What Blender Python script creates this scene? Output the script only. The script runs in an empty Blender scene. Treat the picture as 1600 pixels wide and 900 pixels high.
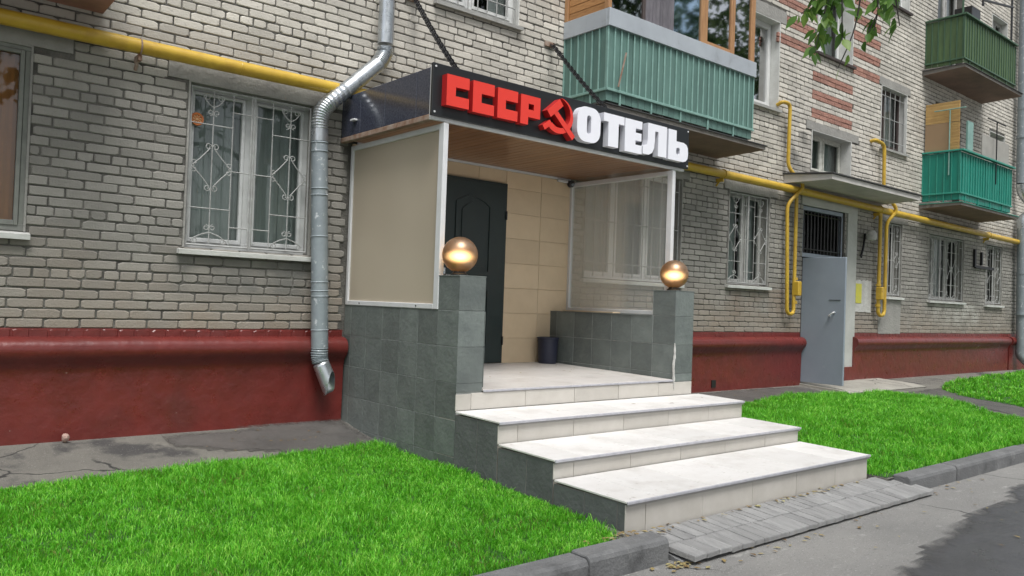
import bpy, bmesh, math, random
import numpy as np
from mathutils import Vector, Matrix
from mathutils.geometry import tessellate_polygon
random.seed(7); rng = np.random.default_rng(7)
SC = bpy.context.scene
COL = SC.collection
R = math.radians

# ------------------------------------------------------------------ camera
CR = np.array([[0.7654658758762825, -0.6424965487595972, 0.035498981689090645],
               [0.03889090143488561, -0.008873306579780376, -0.9992040643511831],
               [0.6423001561999949, 0.7662372016956288, 0.018195056557053307]])
CP = np.array([-3.907633450851327, -7.264386888400457, 1.4428260030063604])
cam = bpy.data.cameras.new('camera'); cam.sensor_width = 36.0; cam.lens = 1257.88 / 1600 * 36
cam.clip_end = 500; cam.clip_start = 0.05
camo = bpy.data.objects.new('camera', cam); COL.objects.link(camo)
m = Matrix.Identity(4)
for i in range(3):
    m[i][0], m[i][1], m[i][2], m[i][3] = CR[0][i], -CR[1][i], -CR[2][i], CP[i]
camo.matrix_world = m
SC.camera = camo
# ------------------------------------------------------------------ world, sun, exposure
SUN_EL, SUN_AZ = R(62), R(205)     # azimuth clockwise from +Y: from the road side
w = bpy.data.worlds.new('World'); SC.world = w; w.use_nodes = True
nt = w.node_tree; nt.nodes.clear()
sky = nt.nodes.new('ShaderNodeTexSky'); sky.sky_type = 'NISHITA'; sky.sun_disc = False
sky.sun_elevation = SUN_EL; sky.sun_rotation = SUN_AZ; sky.dust_density = 3.0; sky.air_density = 1.0
hsv = nt.nodes.new('ShaderNodeHueSaturation'); hsv.inputs['Saturation'].default_value = 0.32
bg = nt.nodes.new('ShaderNodeBackground'); bg.inputs['Strength'].default_value = 0.115
wo = nt.nodes.new('ShaderNodeOutputWorld')
nt.links.new(sky.outputs[0], hsv.inputs['Color']); nt.links.new(hsv.outputs[0], bg.inputs['Color']); nt.links.new(bg.outputs[0], wo.inputs[0])
sun = bpy.data.lights.new('sun', 'SUN'); sun.energy = 1.5; sun.angle = R(24); sun.color = (1.0, 0.985, 0.965)
suno = bpy.data.objects.new('sun', sun); COL.objects.link(suno)
sd = Vector((math.sin(SUN_AZ) * math.cos(SUN_EL), math.cos(SUN_AZ) * math.cos(SUN_EL), math.sin(SUN_EL)))
suno.rotation_euler = sd.to_track_quat('Z', 'Y').to_euler(); suno.location = (0, -20, 30)
SC.view_settings.view_transform = 'Standard'; SC.view_settings.look = 'None'
SC.view_settings.exposure = 0.97; SC.view_settings.gamma = 1.0
SC.render.engine = 'CYCLES'
SC.cycles.use_denoising = True
SC.cycles.max_bounces = 8; SC.cycles.transparent_max_bounces = 16

# ------------------------------------------------------------------ materials
def M(name, c1, c2=None, scale=4.0, rough=0.6, bump=0.0, bscale=60.0, metal=0.0, var=0.0, stain=None, spec=0.5, rvar=0.0, detail=5.0, stretch=None):
    """Principled material; colour is mixed from c1 and c2 by world-position noise, var is per-object/island variation, stains overlay"""
    mt = bpy.data.materials.new(name); mt.use_nodes = True
    t = mt.node_tree; N = t.nodes; L = t.links
    b = N['Principled BSDF']
    b.inputs['Roughness'].default_value = rough; b.inputs['Metallic'].default_value = metal
    b.inputs['Specular IOR Level'].default_value = spec
    geo = N.new('ShaderNodeNewGeometry'); pos = geo.outputs['Position']
    if stretch:
        vm = N.new('ShaderNodeVectorMath'); vm.operation = 'MULTIPLY'; vm.inputs[1].default_value = stretch
        L.new(pos, vm.inputs[0]); pos = vm.outputs[0]
    col = None
    rgb = N.new('ShaderNodeRGB'); rgb.outputs[0].default_value = (*c1, 1); col = rgb.outputs[0]
    def mix(fac, a, bcol):
        mx = N.new('ShaderNodeMix'); mx.data_type = 'RGBA'
        L.new(fac, mx.inputs[0]); L.new(a, mx.inputs[6])
        if isinstance(bcol, tuple): mx.inputs[7].default_value = (*bcol, 1)
        else: L.new(bcol, mx.inputs[7])
        return mx.outputs[2]
    def noise(sc, lo, hi, det=detail):
        n = N.new('ShaderNodeTexNoise'); n.inputs['Scale'].default_value = sc; n.inputs['Detail'].default_value = det
        n.inputs['Roughness'].default_value = 0.62
        L.new(pos, n.inputs['Vector'])
        r = N.new('ShaderNodeMapRange'); r.inputs[1].default_value = lo; r.inputs[2].default_value = hi; r.clamp = True
        L.new(n.outputs[0], r.inputs[0]); return r.outputs[0]
    if c2: col = mix(noise(scale, 0.32, 0.68), col, c2)
    if stain:
        for (sc_, ssc, lo, hi) in stain: col = mix(noise(ssc, lo, hi), col, sc_)
    if var:
        oi = N.new('ShaderNodeObjectInfo'); ad = N.new('ShaderNodeMath'); ad.operation = 'ADD'
        L.new(oi.outputs['Random'], ad.inputs[0]); L.new(geo.outputs['Random Per Island'], ad.inputs[1])
        fr = N.new('ShaderNodeMath'); fr.operation = 'FRACT'; L.new(ad.outputs[0], fr.inputs[0])
        mr = N.new('ShaderNodeMapRange'); mr.inputs[3].default_value = 1 - var; mr.inputs[4].default_value = 1 + var
        L.new(fr.outputs[0], mr.inputs[0])
        h = N.new('ShaderNodeHueSaturation'); L.new(mr.outputs[0], h.inputs['Value']); L.new(col, h.inputs['Color']); col = h.outputs[0]
    L.new(col, b.inputs['Base Color'])
    if rvar:
        nr = noise(scale * 2.3, 0.3, 0.7)
        rr = N.new('ShaderNodeMapRange'); rr.inputs[3].default_value = max(0.03, rough - rvar); rr.inputs[4].default_value = min(1, rough + rvar)
        L.new(nr, rr.inputs[0]); L.new(rr.outputs[0], b.inputs['Roughness'])
    if bump:
        n = N.new('ShaderNodeTexNoise'); n.inputs['Scale'].default_value = bscale; n.inputs['Detail'].default_value = 6
        L.new(pos, n.inputs['Vector'])
        bp = N.new('ShaderNodeBump'); bp.inputs['Strength'].default_value = bump; bp.inputs['Distance'].default_value = 0.02
        L.new(n.outputs[0], bp.inputs['Height']); L.new(bp.outputs[0], b.inputs['Normal'])
    return mt

def glass_mat(name, tint=(0.75, 0.8, 0.8), refl=1.0, rough=0.02, haze=None, base=0.04, gcol=(1, 1, 1)):
    mt = bpy.data.materials.new(name); mt.use_nodes = True
    t = mt.node_tree; N = t.nodes; L = t.links; N.clear()
    out = N.new('ShaderNodeOutputMaterial')
    tr = N.new('ShaderNodeBsdfTransparent'); tr.inputs[0].default_value = (*tint, 1)
    gl = N.new('ShaderNodeBsdfGlossy'); gl.inputs['Roughness'].default_value = rough; gl.inputs[0].default_value = (*gcol, 1)
    fr = N.new('ShaderNodeFresnel'); fr.inputs[0].default_value = 1.5
    ma = N.new('ShaderNodeMath'); ma.operation = 'MULTIPLY_ADD'; ma.inputs[1].default_value = refl; ma.inputs[2].default_value = base; ma.use_clamp = True
    L.new(fr.outputs[0], ma.inputs[0])
    mx = N.new('ShaderNodeMixShader'); L.new(ma.outputs[0], mx.inputs[0])
    src = tr.outputs[0]
    if haze:
        df = N.new('ShaderNodeBsdfDiffuse'); df.inputs[0].default_value = (*haze[0], 1)
        m2 = N.new('ShaderNodeMixShader'); m2.inputs[0].default_value = haze[1]
        L.new(tr.outputs[0], m2.inputs[1]); L.new(df.outputs[0], m2.inputs[2]); src = m2.outputs[0]
        tl = N.new('ShaderNodeBsdfTranslucent'); tl.inputs[0].default_value = (*haze[0], 1)
        m3 = N.new('ShaderNodeMixShader'); m3.inputs[0].default_value = 0.5
        L.new(df.outputs[0], m3.inputs[1]); L.new(tl.outputs[0], m3.inputs[2]); L.new(m3.outputs[0], m2.inputs[2])
    L.new(src, mx.inputs[1]); L.new(gl.outputs[0], mx.inputs[2]); L.new(mx.outputs[0], out.inputs[0])
    return mt

def leaf_mat(name, ca, cb, cc, trans=0.35, rough=0.5, dry=None):
    mt = bpy.data.materials.new(name); mt.use_nodes = True
    t = mt.node_tree; N = t.nodes; L = t.links; N.clear()
    out = N.new('ShaderNodeOutputMaterial')
    geo = N.new('ShaderNodeNewGeometry'); oi = N.new('ShaderNodeObjectInfo')
    ad = N.new('ShaderNodeMath'); ad.operation = 'ADD'; L.new(geo.outputs['Random Per Island'], ad.inputs[0]); L.new(oi.outputs['Random'], ad.inputs[1])
    fr = N.new('ShaderNodeMath'); fr.operation = 'FRACT'; L.new(ad.outputs[0], fr.inputs[0])
    n = N.new('ShaderNodeTexNoise'); n.inputs['Scale'].default_value = 2.2; n.inputs['Detail'].default_value = 3; L.new(geo.outputs['Position'], n.inputs['Vector'])
    av = N.new('ShaderNodeMath'); av.operation = 'MULTIPLY_ADD'; av.inputs[1].default_value = 0.9; L.new(n.outputs[0], av.inputs[0])
    sc2 = N.new('ShaderNodeMath'); sc2.operation = 'MULTIPLY_ADD'; sc2.inputs[1].default_value = 0.8; sc2.inputs[2].default_value = -0.35
    L.new(fr.outputs[0], sc2.inputs[0]); L.new(sc2.outputs[0], av.inputs[2])
    cr = N.new('ShaderNodeValToRGB'); e = cr.color_ramp.elements
    e[0].color = (*ca, 1); e[0].position = 0.1; e[1].color = (*cb, 1); e[1].position = 0.6
    e2 = e.new(0.97); e2.color = (*cc, 1)
    if dry: e3 = e.new(0.02); e3.color = (*dry, 1)
    L.new(av.outputs[0], cr.inputs[0])
    pb = N.new('ShaderNodeBsdfPrincipled'); pb.inputs['Roughness'].default_value = rough; pb.inputs['Specular IOR Level'].default_value = 0.35
    tl = N.new('ShaderNodeBsdfTranslucent'); mx = N.new('ShaderNodeMixShader'); mx.inputs[0].default_value = trans
    L.new(cr.outputs[0], pb.inputs['Base Color']); L.new(cr.outputs[0], tl.inputs[0])
    L.new(pb.outputs[0], mx.inputs[1]); L.new(tl.outputs[0], mx.inputs[2]); L.new(mx.outputs[0], out.inputs[0])
    return mt

def emit_mat(name, c, s):
    mt = bpy.data.materials.new(name); mt.use_nodes = True
    b = mt.node_tree.nodes['Principled BSDF']; b.inputs['Base Color'].default_value = (*c, 1)
    b.inputs['Emission Color'].default_value = (*c, 1); b.inputs['Emission Strength'].default_value = s
    return mt

def brick_mat():
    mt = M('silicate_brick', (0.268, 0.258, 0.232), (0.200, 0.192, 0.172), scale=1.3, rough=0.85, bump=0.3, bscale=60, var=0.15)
    t = mt.node_tree; N = t.nodes; L = t.links; b = N['Principled BSDF']
    base = b.inputs['Base Color'].links[0].from_socket
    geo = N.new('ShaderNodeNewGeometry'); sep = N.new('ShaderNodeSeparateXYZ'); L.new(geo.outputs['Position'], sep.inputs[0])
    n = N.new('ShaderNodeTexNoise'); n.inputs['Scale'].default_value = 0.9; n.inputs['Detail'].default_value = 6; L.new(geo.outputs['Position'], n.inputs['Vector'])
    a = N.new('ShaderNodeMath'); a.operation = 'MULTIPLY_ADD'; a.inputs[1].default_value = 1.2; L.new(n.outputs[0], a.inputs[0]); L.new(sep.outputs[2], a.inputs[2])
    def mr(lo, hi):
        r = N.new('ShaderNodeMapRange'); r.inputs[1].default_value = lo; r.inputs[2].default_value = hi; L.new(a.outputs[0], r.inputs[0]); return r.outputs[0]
    def mix(f, x, y):
        mx = N.new('ShaderNodeMix'); mx.data_type = 'RGBA'; L.new(f, mx.inputs[0])
        for s, v in ((6, x), (7, y)):
            if isinstance(v, tuple): mx.inputs[s].default_value = (*v, 1)
            else: L.new(v, mx.inputs[s])
        return mx
    # brick colour is multiplied to a paler tone above the ground floor
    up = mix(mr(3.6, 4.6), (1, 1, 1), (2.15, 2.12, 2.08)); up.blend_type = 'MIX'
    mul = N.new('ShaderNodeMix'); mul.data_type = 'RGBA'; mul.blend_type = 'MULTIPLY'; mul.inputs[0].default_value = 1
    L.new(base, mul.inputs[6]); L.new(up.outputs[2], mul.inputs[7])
    # brownish weathered courses above the plinth, soot blotches
    lowf = mr(2.5, 1.7); n2 = N.new('ShaderNodeTexNoise'); n2.inputs['Scale'].default_value = 2.5; n2.inputs['Detail'].default_value = 5; L.new(geo.outputs['Position'], n2.inputs['Vector'])
    f2 = N.new('ShaderNodeMath'); f2.operation = 'MULTIPLY'; L.new(lowf, f2.inputs[0]); L.new(n2.outputs[0], f2.inputs[1])
    br = mix(f2.outputs[0], mul.outputs[2], (0.27, 0.21, 0.155))
    n3 = N.new('ShaderNodeTexNoise'); n3.inputs['Scale'].default_value = 0.7; n3.inputs['Detail'].default_value = 8; n3.inputs['Roughness'].default_value = 0.7; L.new(geo.outputs['Position'], n3.inputs['Vector'])
    r3 = N.new('ShaderNodeMapRange'); r3.inputs[1].default_value = 0.55; r3.inputs[2].default_value = 0.8; r3.inputs[4].default_value = 0.55; L.new(n3.outputs[0], r3.inputs[0])
    so = mix(r3.outputs[0], br.outputs[2], (0.14, 0.133, 0.115))
    # small pits and mortar smears on each face
    n4 = N.new('ShaderNodeTexNoise'); n4.inputs['Scale'].default_value = 28; n4.inputs['Detail'].default_value = 4; L.new(geo.outputs['Position'], n4.inputs['Vector'])
    r4 = N.new('ShaderNodeMapRange'); r4.inputs[1].default_value = 0.58; r4.inputs[2].default_value = 0.72; r4.inputs[4].default_value = 0.4; L.new(n4.outputs[0], r4.inputs[0])
    sm = mix(r4.outputs[0], so.outputs[2], (0.22, 0.21, 0.18))
    # run-off stains under two sills and a pale salt bloom far right, each with its own broken outline
    def region(x0, x1, z0, z1, soft, src, colr, amt):
        def rng_(o, a, c_):
            r_ = N.new('ShaderNodeMapRange'); r_.interpolation_type = 'SMOOTHSTEP'; r_.inputs[1].default_value = a; r_.inputs[2].default_value = c_; L.new(o, r_.inputs[0]); return r_.outputs[0]
        fs_ = [rng_(sep.outputs[0], x0, x0 + soft), rng_(sep.outputs[0], x1, x1 - soft), rng_(sep.outputs[2], z0, z0 + soft), rng_(sep.outputs[2], z1 + .01, z1)]
        nn = N.new('ShaderNodeMapRange'); nn.inputs[1].default_value = .35; nn.inputs[2].default_value = .6; nn.inputs[4].default_value = amt; L.new(n2.outputs[0], nn.inputs[0]); f_ = nn.outputs[0]
        for q_ in fs_:
            mm = N.new('ShaderNodeMath'); mm.operation = 'MULTIPLY'; L.new(f_, mm.inputs[0]); L.new(q_, mm.inputs[1]); f_ = mm.outputs[0]
        return mix(f_, src, colr)
    sm = region(-1.75, -.25, 1.30, 1.80, .2, sm.outputs[2], (0.13, 0.13, 0.12), .85)
    sm = region(6.4, 8.2, 1.15, 1.80, .3, sm.outputs[2], (0.20, 0.16, 0.125), .7)
    sm = region(13.6, 16.4, 1.12, 1.75, .4, sm.outputs[2], (0.42, 0.41, 0.37), .8)
    sm = region(7.6, 8.9, 3.6, 4.5, .4, sm.outputs[2], (0.15, 0.145, 0.13), .8)
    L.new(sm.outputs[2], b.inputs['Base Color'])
    return mt

MAT = dict(
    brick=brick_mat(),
    redbrick=M('red_split_brick', (0.36, 0.195, 0.15), (0.28, 0.14, 0.105), scale=9, rough=0.9, bump=1.0, bscale=40, var=0.15),
    mortar=M('mortar', (0.045, 0.043, 0.039), (0.165, 0.158, 0.14), scale=2.6, rough=0.95, bump=0.6, bscale=70),
    plaster=M('grey_plaster', (0.30, 0.295, 0.27), (0.22, 0.215, 0.20), scale=3, rough=0.9, bump=0.5, bscale=25),
    white_plaster=M('white_plaster', (0.62, 0.63, 0.60), (0.50, 0.50, 0.47), scale=4, rough=0.85, bump=0.2, bscale=30),
    pale_plaster=M('pale_plaster', (0.46, 0.47, 0.44), (0.38, 0.39, 0.36), scale=2.5, rough=0.8, bump=0.25, bscale=25),
    plinth=M('red_plinth_paint', (0.155, 0.024, 0.020), (0.115, 0.020, 0.017), scale=3.5, rough=0.34, bump=0.4, bscale=9, rvar=0.1, stain=[((0.10, 0.025, 0.02), 1.7, 0.55, 0.8), ((0.26, 0.17, 0.15), 11.0, 0.715, 0.735)]),
    slate=M('slate_tile', (0.15, 0.172, 0.160), (0.108, 0.125, 0.119), scale=6, rough=0.55, bump=0.25, bscale=28, var=0.17, rvar=0.12, stain=[((0.19, 0.215, 0.20), 9.0, 0.6, 0.85)]),
    slate_cement=M('grey_cement_face', (0.115, 0.122, 0.122), (0.085, 0.091, 0.091), scale=5, rough=0.75, bump=0.3, bscale=30, var=0.08, stain=[((0.14, 0.145, 0.14), 7.0, 0.62, 0.85)]),
    grout=M('tile_grout', (0.42, 0.44, 0.42), (0.22, 0.23, 0.22), scale=9, rough=0.9),
    beige_tile=M('beige_wall_tile', (0.68, 0.545, 0.37), (0.63, 0.50, 0.335), scale=5, rough=0.35, var=0.07, bump=0.03, bscale=20),
    beige_grout=M('beige_grout', (0.60, 0.485, 0.335), rough=0.9),
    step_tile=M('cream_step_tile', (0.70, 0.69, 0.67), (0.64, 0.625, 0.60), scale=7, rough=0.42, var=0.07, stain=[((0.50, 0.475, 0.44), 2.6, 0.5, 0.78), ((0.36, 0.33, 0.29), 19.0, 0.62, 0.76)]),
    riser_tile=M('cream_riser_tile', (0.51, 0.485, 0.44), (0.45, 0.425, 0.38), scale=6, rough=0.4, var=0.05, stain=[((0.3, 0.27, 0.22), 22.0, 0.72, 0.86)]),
    step_grout=M('step_grout', (0.28, 0.26, 0.23), rough=0.95),
    floor_tile=M('worn_floor_tile', (0.60, 0.575, 0.545), (0.53, 0.505, 0.475), scale=5, rough=0.4, var=0.05, stain=[((0.44, 0.41, 0.375), 3.0, 0.52, 0.8), ((0.36, 0.32, 0.28), 21.0, 0.62, 0.78)]),
    nosing=M('grey_nosing_strip', (0.46, 0.46, 0.49), (0.36, 0.36, 0.385), scale=20, rough=0.4, metal=0.1),
    black_edge=M('dark_edge', (0.30, 0.29, 0.27), rough=0.6),
    alu=M('white_aluminium', (0.66, 0.67, 0.68), (0.60, 0.61, 0.61), scale=6, rough=0.35, bump=0.02),
    pvc=M('white_window_frame', (0.70, 0.71, 0.70), (0.58, 0.59, 0.57), scale=5, rough=0.45),
    old_frame=M('weathered_frame', (0.42, 0.42, 0.40), (0.30, 0.30, 0.28), scale=8, rough=0.7),
    greypvc=M('greyed_window_frame', (0.53, 0.545, 0.54), (0.42, 0.43, 0.42), scale=5, rough=0.5),
    pale_frame=M('peeling_pale_frame', (0.60, 0.61, 0.55), (0.42, 0.42, 0.37), scale=14, rough=0.7),
    olive_frame=M('grey_olive_frame', (0.20, 0.21, 0.185), (0.15, 0.155, 0.14), scale=8, rough=0.7),
    darkframe=M('brown_window_frame', (0.07, 0.05, 0.045), (0.05, 0.038, 0.035), scale=6, rough=0.5),
    wood=M('orange_wood', (0.44, 0.23, 0.085), (0.30, 0.14, 0.05), scale=3, rough=0.6, var=0.14, stretch=(3, 3, 14)),
    woodv=M('orange_wood_post', (0.42, 0.23, 0.10), (0.28, 0.14, 0.06), scale=3, rough=0.6, stretch=(14, 14, 1.5)),
    ceiling=M('varnished_ceiling_board', (0.30, 0.155, 0.075), (0.20, 0.095, 0.045), scale=2.5, rough=0.3, var=0.10, stretch=(12, 1.2, 12)),
    door=M('dark_green_door', (0.018, 0.032, 0.031), (0.014, 0.025, 0.025), scale=5, rough=0.42, bump=0.05, bscale=50),
    granite=M('dark_blue_granite', (0.026, 0.03, 0.046), (0.07, 0.076, 0.105), scale=55, rough=0.14, rvar=0.05),
    rust=M('rusty_steel_trim', (0.20, 0.10, 0.055), (0.36, 0.30, 0.25), scale=11, rough=0.75),
    signblack=M('black_sign_board', (0.012, 0.014, 0.016), rough=0.38),
    signred=M('red_letter_plastic', (0.72, 0.045, 0.03), rough=0.38),
    signredside=M('red_letter_side', (0.42, 0.015, 0.015), rough=0.4),
    signwhite=M('white_letter_plastic', (0.80, 0.81, 0.86), rough=0.4),
    signwhiteside=M('white_letter_side', (0.62, 0.63, 0.68), rough=0.45),
    yellow=M('yellow_gas_paint', (0.56, 0.375, 0.04), (0.45, 0.28, 0.03), scale=4, rough=0.4, rvar=0.1, bump=0.08, bscale=30, stain=[((0.33, 0.19, 0.03), 3.0, 0.58, 0.8), ((0.20, 0.09, 0.03), 14.0, 0.66, 0.76)]),
    zinc=M('galvanised_steel', (0.56, 0.59, 0.61), (0.42, 0.45, 0.47), scale=9, rough=0.33, metal=0.85, rvar=0.12),
    zincdull=M('dull_grey_paint_pipe', (0.27, 0.31, 0.33), (0.21, 0.245, 0.265), scale=6, rough=0.55, metal=0.2, stain=[((0.50, 0.53, 0.55), 16.0, 0.60, 0.66)]),
    chain=M('dark_steel_chain', (0.03, 0.03, 0.032), rough=0.45, metal=0.7),
    globebase=M('black_lamp_base', (0.02, 0.018, 0.016), rough=0.4),
    bin=M('dark_blue_bin', (0.018, 0.022, 0.045), (0.024, 0.028, 0.05), scale=8, rough=0.5),
    black=M('black_plastic', (0.012, 0.012, 0.013), rough=0.35),
    grille=M('grey_painted_bar', (0.36, 0.37, 0.36), (0.26, 0.26, 0.25), scale=15, rough=0.55),
    grille_white=M('white_painted_bar', (0.34, 0.35, 0.335), (0.26, 0.26, 0.25), scale=15, rough=0.55),
    teal=M('faded_teal_panel', (0.115, 0.212, 0.182), (0.085, 0.165, 0.142), scale=5, rough=0.55, bump=0.1, bscale=30, var=0.12, stretch=(1, 1, 0.35), stain=[((0.07, 0.13, 0.11), 6.0, 0.55, 0.8), ((0.2, 0.13, 0.08), 9.0, 0.70, 0.8)]),
    tealrib=M('pale_teal_bar', (0.22, 0.37, 0.325), (0.16, 0.285, 0.25), scale=9, rough=0.5),
    darkgreen=M('dark_green_panel', (0.075, 0.13, 0.048), (0.05, 0.09, 0.037), scale=5, rough=0.6, var=0.14, stretch=(3, 3, 0.5)),
    darkrib=M('dark_green_bar', (0.05, 0.11, 0.06), (0.035, 0.08, 0.045), scale=9, rough=0.5),
    emerald=M('emerald_panel', (0.006, 0.21, 0.155), (0.006, 0.165, 0.12), scale=4, rough=0.5, var=0.07, stretch=(2, 2, 0.5)),
    emerib=M('emerald_bar', (0.03, 0.27, 0.20), (0.02, 0.20, 0.15), scale=9, rough=0.5),
    band=M('grey_metal_band', (0.42, 0.46, 0.49), (0.36, 0.39, 0.42), scale=3, rough=0.5, metal=0.15, stain=[((0.25, 0.27, 0.28), 6.0, 0.6, 0.85)]),
    slabconc=M('balcony_concrete', (0.27, 0.25, 0.225), (0.17, 0.155, 0.14), scale=3.5, rough=0.9, bump=0.4, bscale=30, stain=[((0.07, 0.065, 0.06), 5.0, 0.56, 0.8)]),
    slabunder=M('balcony_underside', (0.26, 0.17, 0.13), (0.17, 0.115, 0.09), scale=2.2, rough=0.9, bump=0.3, bscale=25),
    pinkunder=M('pink_underside', (0.40, 0.21, 0.16), (0.26, 0.14, 0.11), scale=4, rough=0.85),
    canopyconc=M('canopy_concrete', (0.58, 0.56, 0.53), (0.45, 0.435, 0.41), scale=2.5, rough=0.85, bump=0.25, bscale=30, stain=[((0.14, 0.13, 0.12), 4.0, 0.6, 0.85)]),
    roofing=M('roofing_felt', (0.05, 0.05, 0.05), rough=0.9),
    steeldoor=M('grey_blue_steel_door', (0.26, 0.30, 0.35), (0.23, 0.27, 0.315), scale=2.0, rough=0.5, bump=0.08, bscale=8, stain=[((0.30, 0.34, 0.38), 5.0, 0.64, 0.8)]),
    interior=M('dark_room', (0.035, 0.036, 0.036), rough=0.9),
    curtain=M('grey_curtain', (0.46, 0.50, 0.48), (0.37, 0.41, 0.39), scale=2, rough=0.9, stretch=(6, 6, 0.6)),
    curtain_white=M('white_net_curtain', (0.62, 0.63, 0.62), (0.50, 0.51, 0.50), scale=2, rough=0.9, stretch=(8, 8, 0.6)),
    curtain_orange=M('orange_curtain', (0.60, 0.27, 0.09), (0.50, 0.20, 0.06), scale=2, rough=0.9),
    cloth=M('dark_grey_sheet', (0.15, 0.14, 0.155), (0.09, 0.085, 0.095), scale=3, rough=0.7, stretch=(7, 7, 1.5)),
    frosted=None,
    boardyellow=M('varnished_screen_board', (0.46, 0.30, 0.11), (0.36, 0.22, 0.08), scale=3, rough=0.6, var=0.12, stretch=(2, 2, 10)),
    ply=M('plywood_sheet', (0.30, 0.20, 0.11), (0.26, 0.175, 0.10), scale=2, rough=0.7),
    greysheet=M('grey_asbestos_sheet', (0.34, 0.33, 0.30), (0.27, 0.26, 0.235), scale=3, rough=0.85),
    disc=M('orange_vent_rim', (0.45, 0.13, 0.02), (0.33, 0.09, 0.02), scale=20, rough=0.5),
    disccentre=M('pale_vent_middle', (0.50, 0.30, 0.14), rough=0.5),
    notice_y=M('yellow_notice', (0.62, 0.56, 0.06), (0.5, 0.5, 0.1), scale=10, rough=0.6),
    whitepaint=M('white_paint_patch', (0.56, 0.56, 0.53), (0.40, 0.395, 0.37), scale=7, rough=0.8, bump=0.4, bscale=45),
    asphalt=M('old_asphalt', (0.175, 0.168, 0.145), (0.125, 0.12, 0.105), scale=2.2, rough=0.85, bump=0.6, bscale=120, stain=[((0.055, 0.054, 0.052), 1.15, 0.55, 0.62), ((0.25, 0.235, 0.20), 2.6, 0.62, 0.8), ((0.28, 0.27, 0.25), 80.0, 0.62, 0.68), ((0.06, 0.06, 0.057), 95.0, 0.62, 0.68)]),
    road=M('road_asphalt', (0.25, 0.245, 0.23), (0.20, 0.197, 0.187), scale=1.5, rough=0.75, bump=0.5, bscale=150, rvar=0.15, stain=[((0.36, 0.355, 0.335), 9.0, 0.62, 0.74), ((0.17, 0.168, 0.16), 1.1, 0.5, 0.75), ((0.36, 0.355, 0.34), 75.0, 0.60, 0.66), ((0.09, 0.09, 0.088), 95.0, 0.62, 0.68)], stretch=(0.55, 1.0, 1.0)),
    wet=M('wet_asphalt', (0.055, 0.056, 0.06), (0.075, 0.076, 0.08), scale=3, rough=0.32, bump=0.15, bscale=130, rvar=0.15),
    damp=M('damp_asphalt', (0.075, 0.073, 0.068), (0.105, 0.10, 0.092), scale=3, rough=0.6, bump=0.5, bscale=120, rvar=0.15),
    kerb=M('kerb_concrete', (0.17, 0.172, 0.172), (0.11, 0.112, 0.112), scale=4, rough=0.85, bump=0.4, bscale=55, var=0.1, stain=[((0.25, 0.25, 0.24), 5.0, 0.6, 0.8), ((0.06, 0.06, 0.06), 4.0, 0.62, 0.8)]),
    paver=M('paving_slab', (0.29, 0.29, 0.282), (0.21, 0.21, 0.206), scale=7, rough=0.85, bump=0.45, bscale=60, var=0.12, stretch=(2.5, 0.8, 1), stain=[((0.38, 0.38, 0.37), 10.0, 0.6, 0.8), ((0.13, 0.13, 0.125), 5.0, 0.64, 0.8)]),
    concrete=M('pale_concrete', (0.34, 0.325, 0.28), (0.25, 0.24, 0.21), scale=3, rough=0.9, bump=0.4, bscale=50, stain=[((0.14, 0.135, 0.12), 4.0, 0.6, 0.8)]),
    soil=M('lawn_soil', (0.03, 0.10, 0.012), (0.02, 0.06, 0.01), scale=8, rough=0.95, bump=0.6, bscale=40),
    stone=M('pebble', (0.34, 0.23, 0.19), rough=0.8),
    bark=M('tree_bark', (0.10, 0.085, 0.07), (0.05, 0.042, 0.036), scale=9, rough=0.9, bump=0.8, bscale=30),
    twig=M('dark_twig', (0.03, 0.024, 0.02), rough=0.7),
    litter=leaf_mat('dry_leaf', (0.12, 0.07, 0.03), (0.30, 0.22, 0.09), (0.36, 0.33, 0.16), 0.1, 0.8),
    grass=leaf_mat('bright_grass', (0.06, 0.27, 0.013), (0.15, 0.54, 0.028), (0.36, 0.70, 0.10), 0.4, 0.4, (0.20, 0.24, 0.05)),
    leaf=leaf_mat('birch_leaf', (0.05, 0.12, 0.02), (0.12, 0.25, 0.04), (0.26, 0.38, 0.09), 0.45, 0.4),
    crown=leaf_mat('street_tree_leaf', (0.02, 0.045, 0.012), (0.05, 0.095, 0.022), (0.09, 0.14, 0.04), 0.3, 0.6),
    darkglass=glass_mat('dim_glass', (0.4, 0.42, 0.42), 0.3, 0.05, None, 0.0),
    glass=glass_mat('window_glass', (0.66, 0.70, 0.69), 0.6, 0.02, None, 0.02),
    bluefilm=glass_mat('blue_reflecting_film', (0.2, 0.3, 0.4), 1.3, 0.04, None, 0.5, (0.62, 0.82, 1.0)),
    mirror=glass_mat('reflecting_glass', (0.3, 0.36, 0.42), 1.3, 0.03, None, 0.42),
    film=glass_mat('clear_plastic_sheet', (0.98, 0.97, 0.95), 0.5, 0.15, ((0.88, 0.86, 0.83), 0.20), 0.0),
    beigefilm=M('beige_plastic_sheet', (0.47, 0.41, 0.315), (0.39, 0.335, 0.255), scale=0.8, rough=0.32, detail=1.0),
)
_b = MAT['beigefilm'].node_tree.nodes['Principled BSDF']

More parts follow.
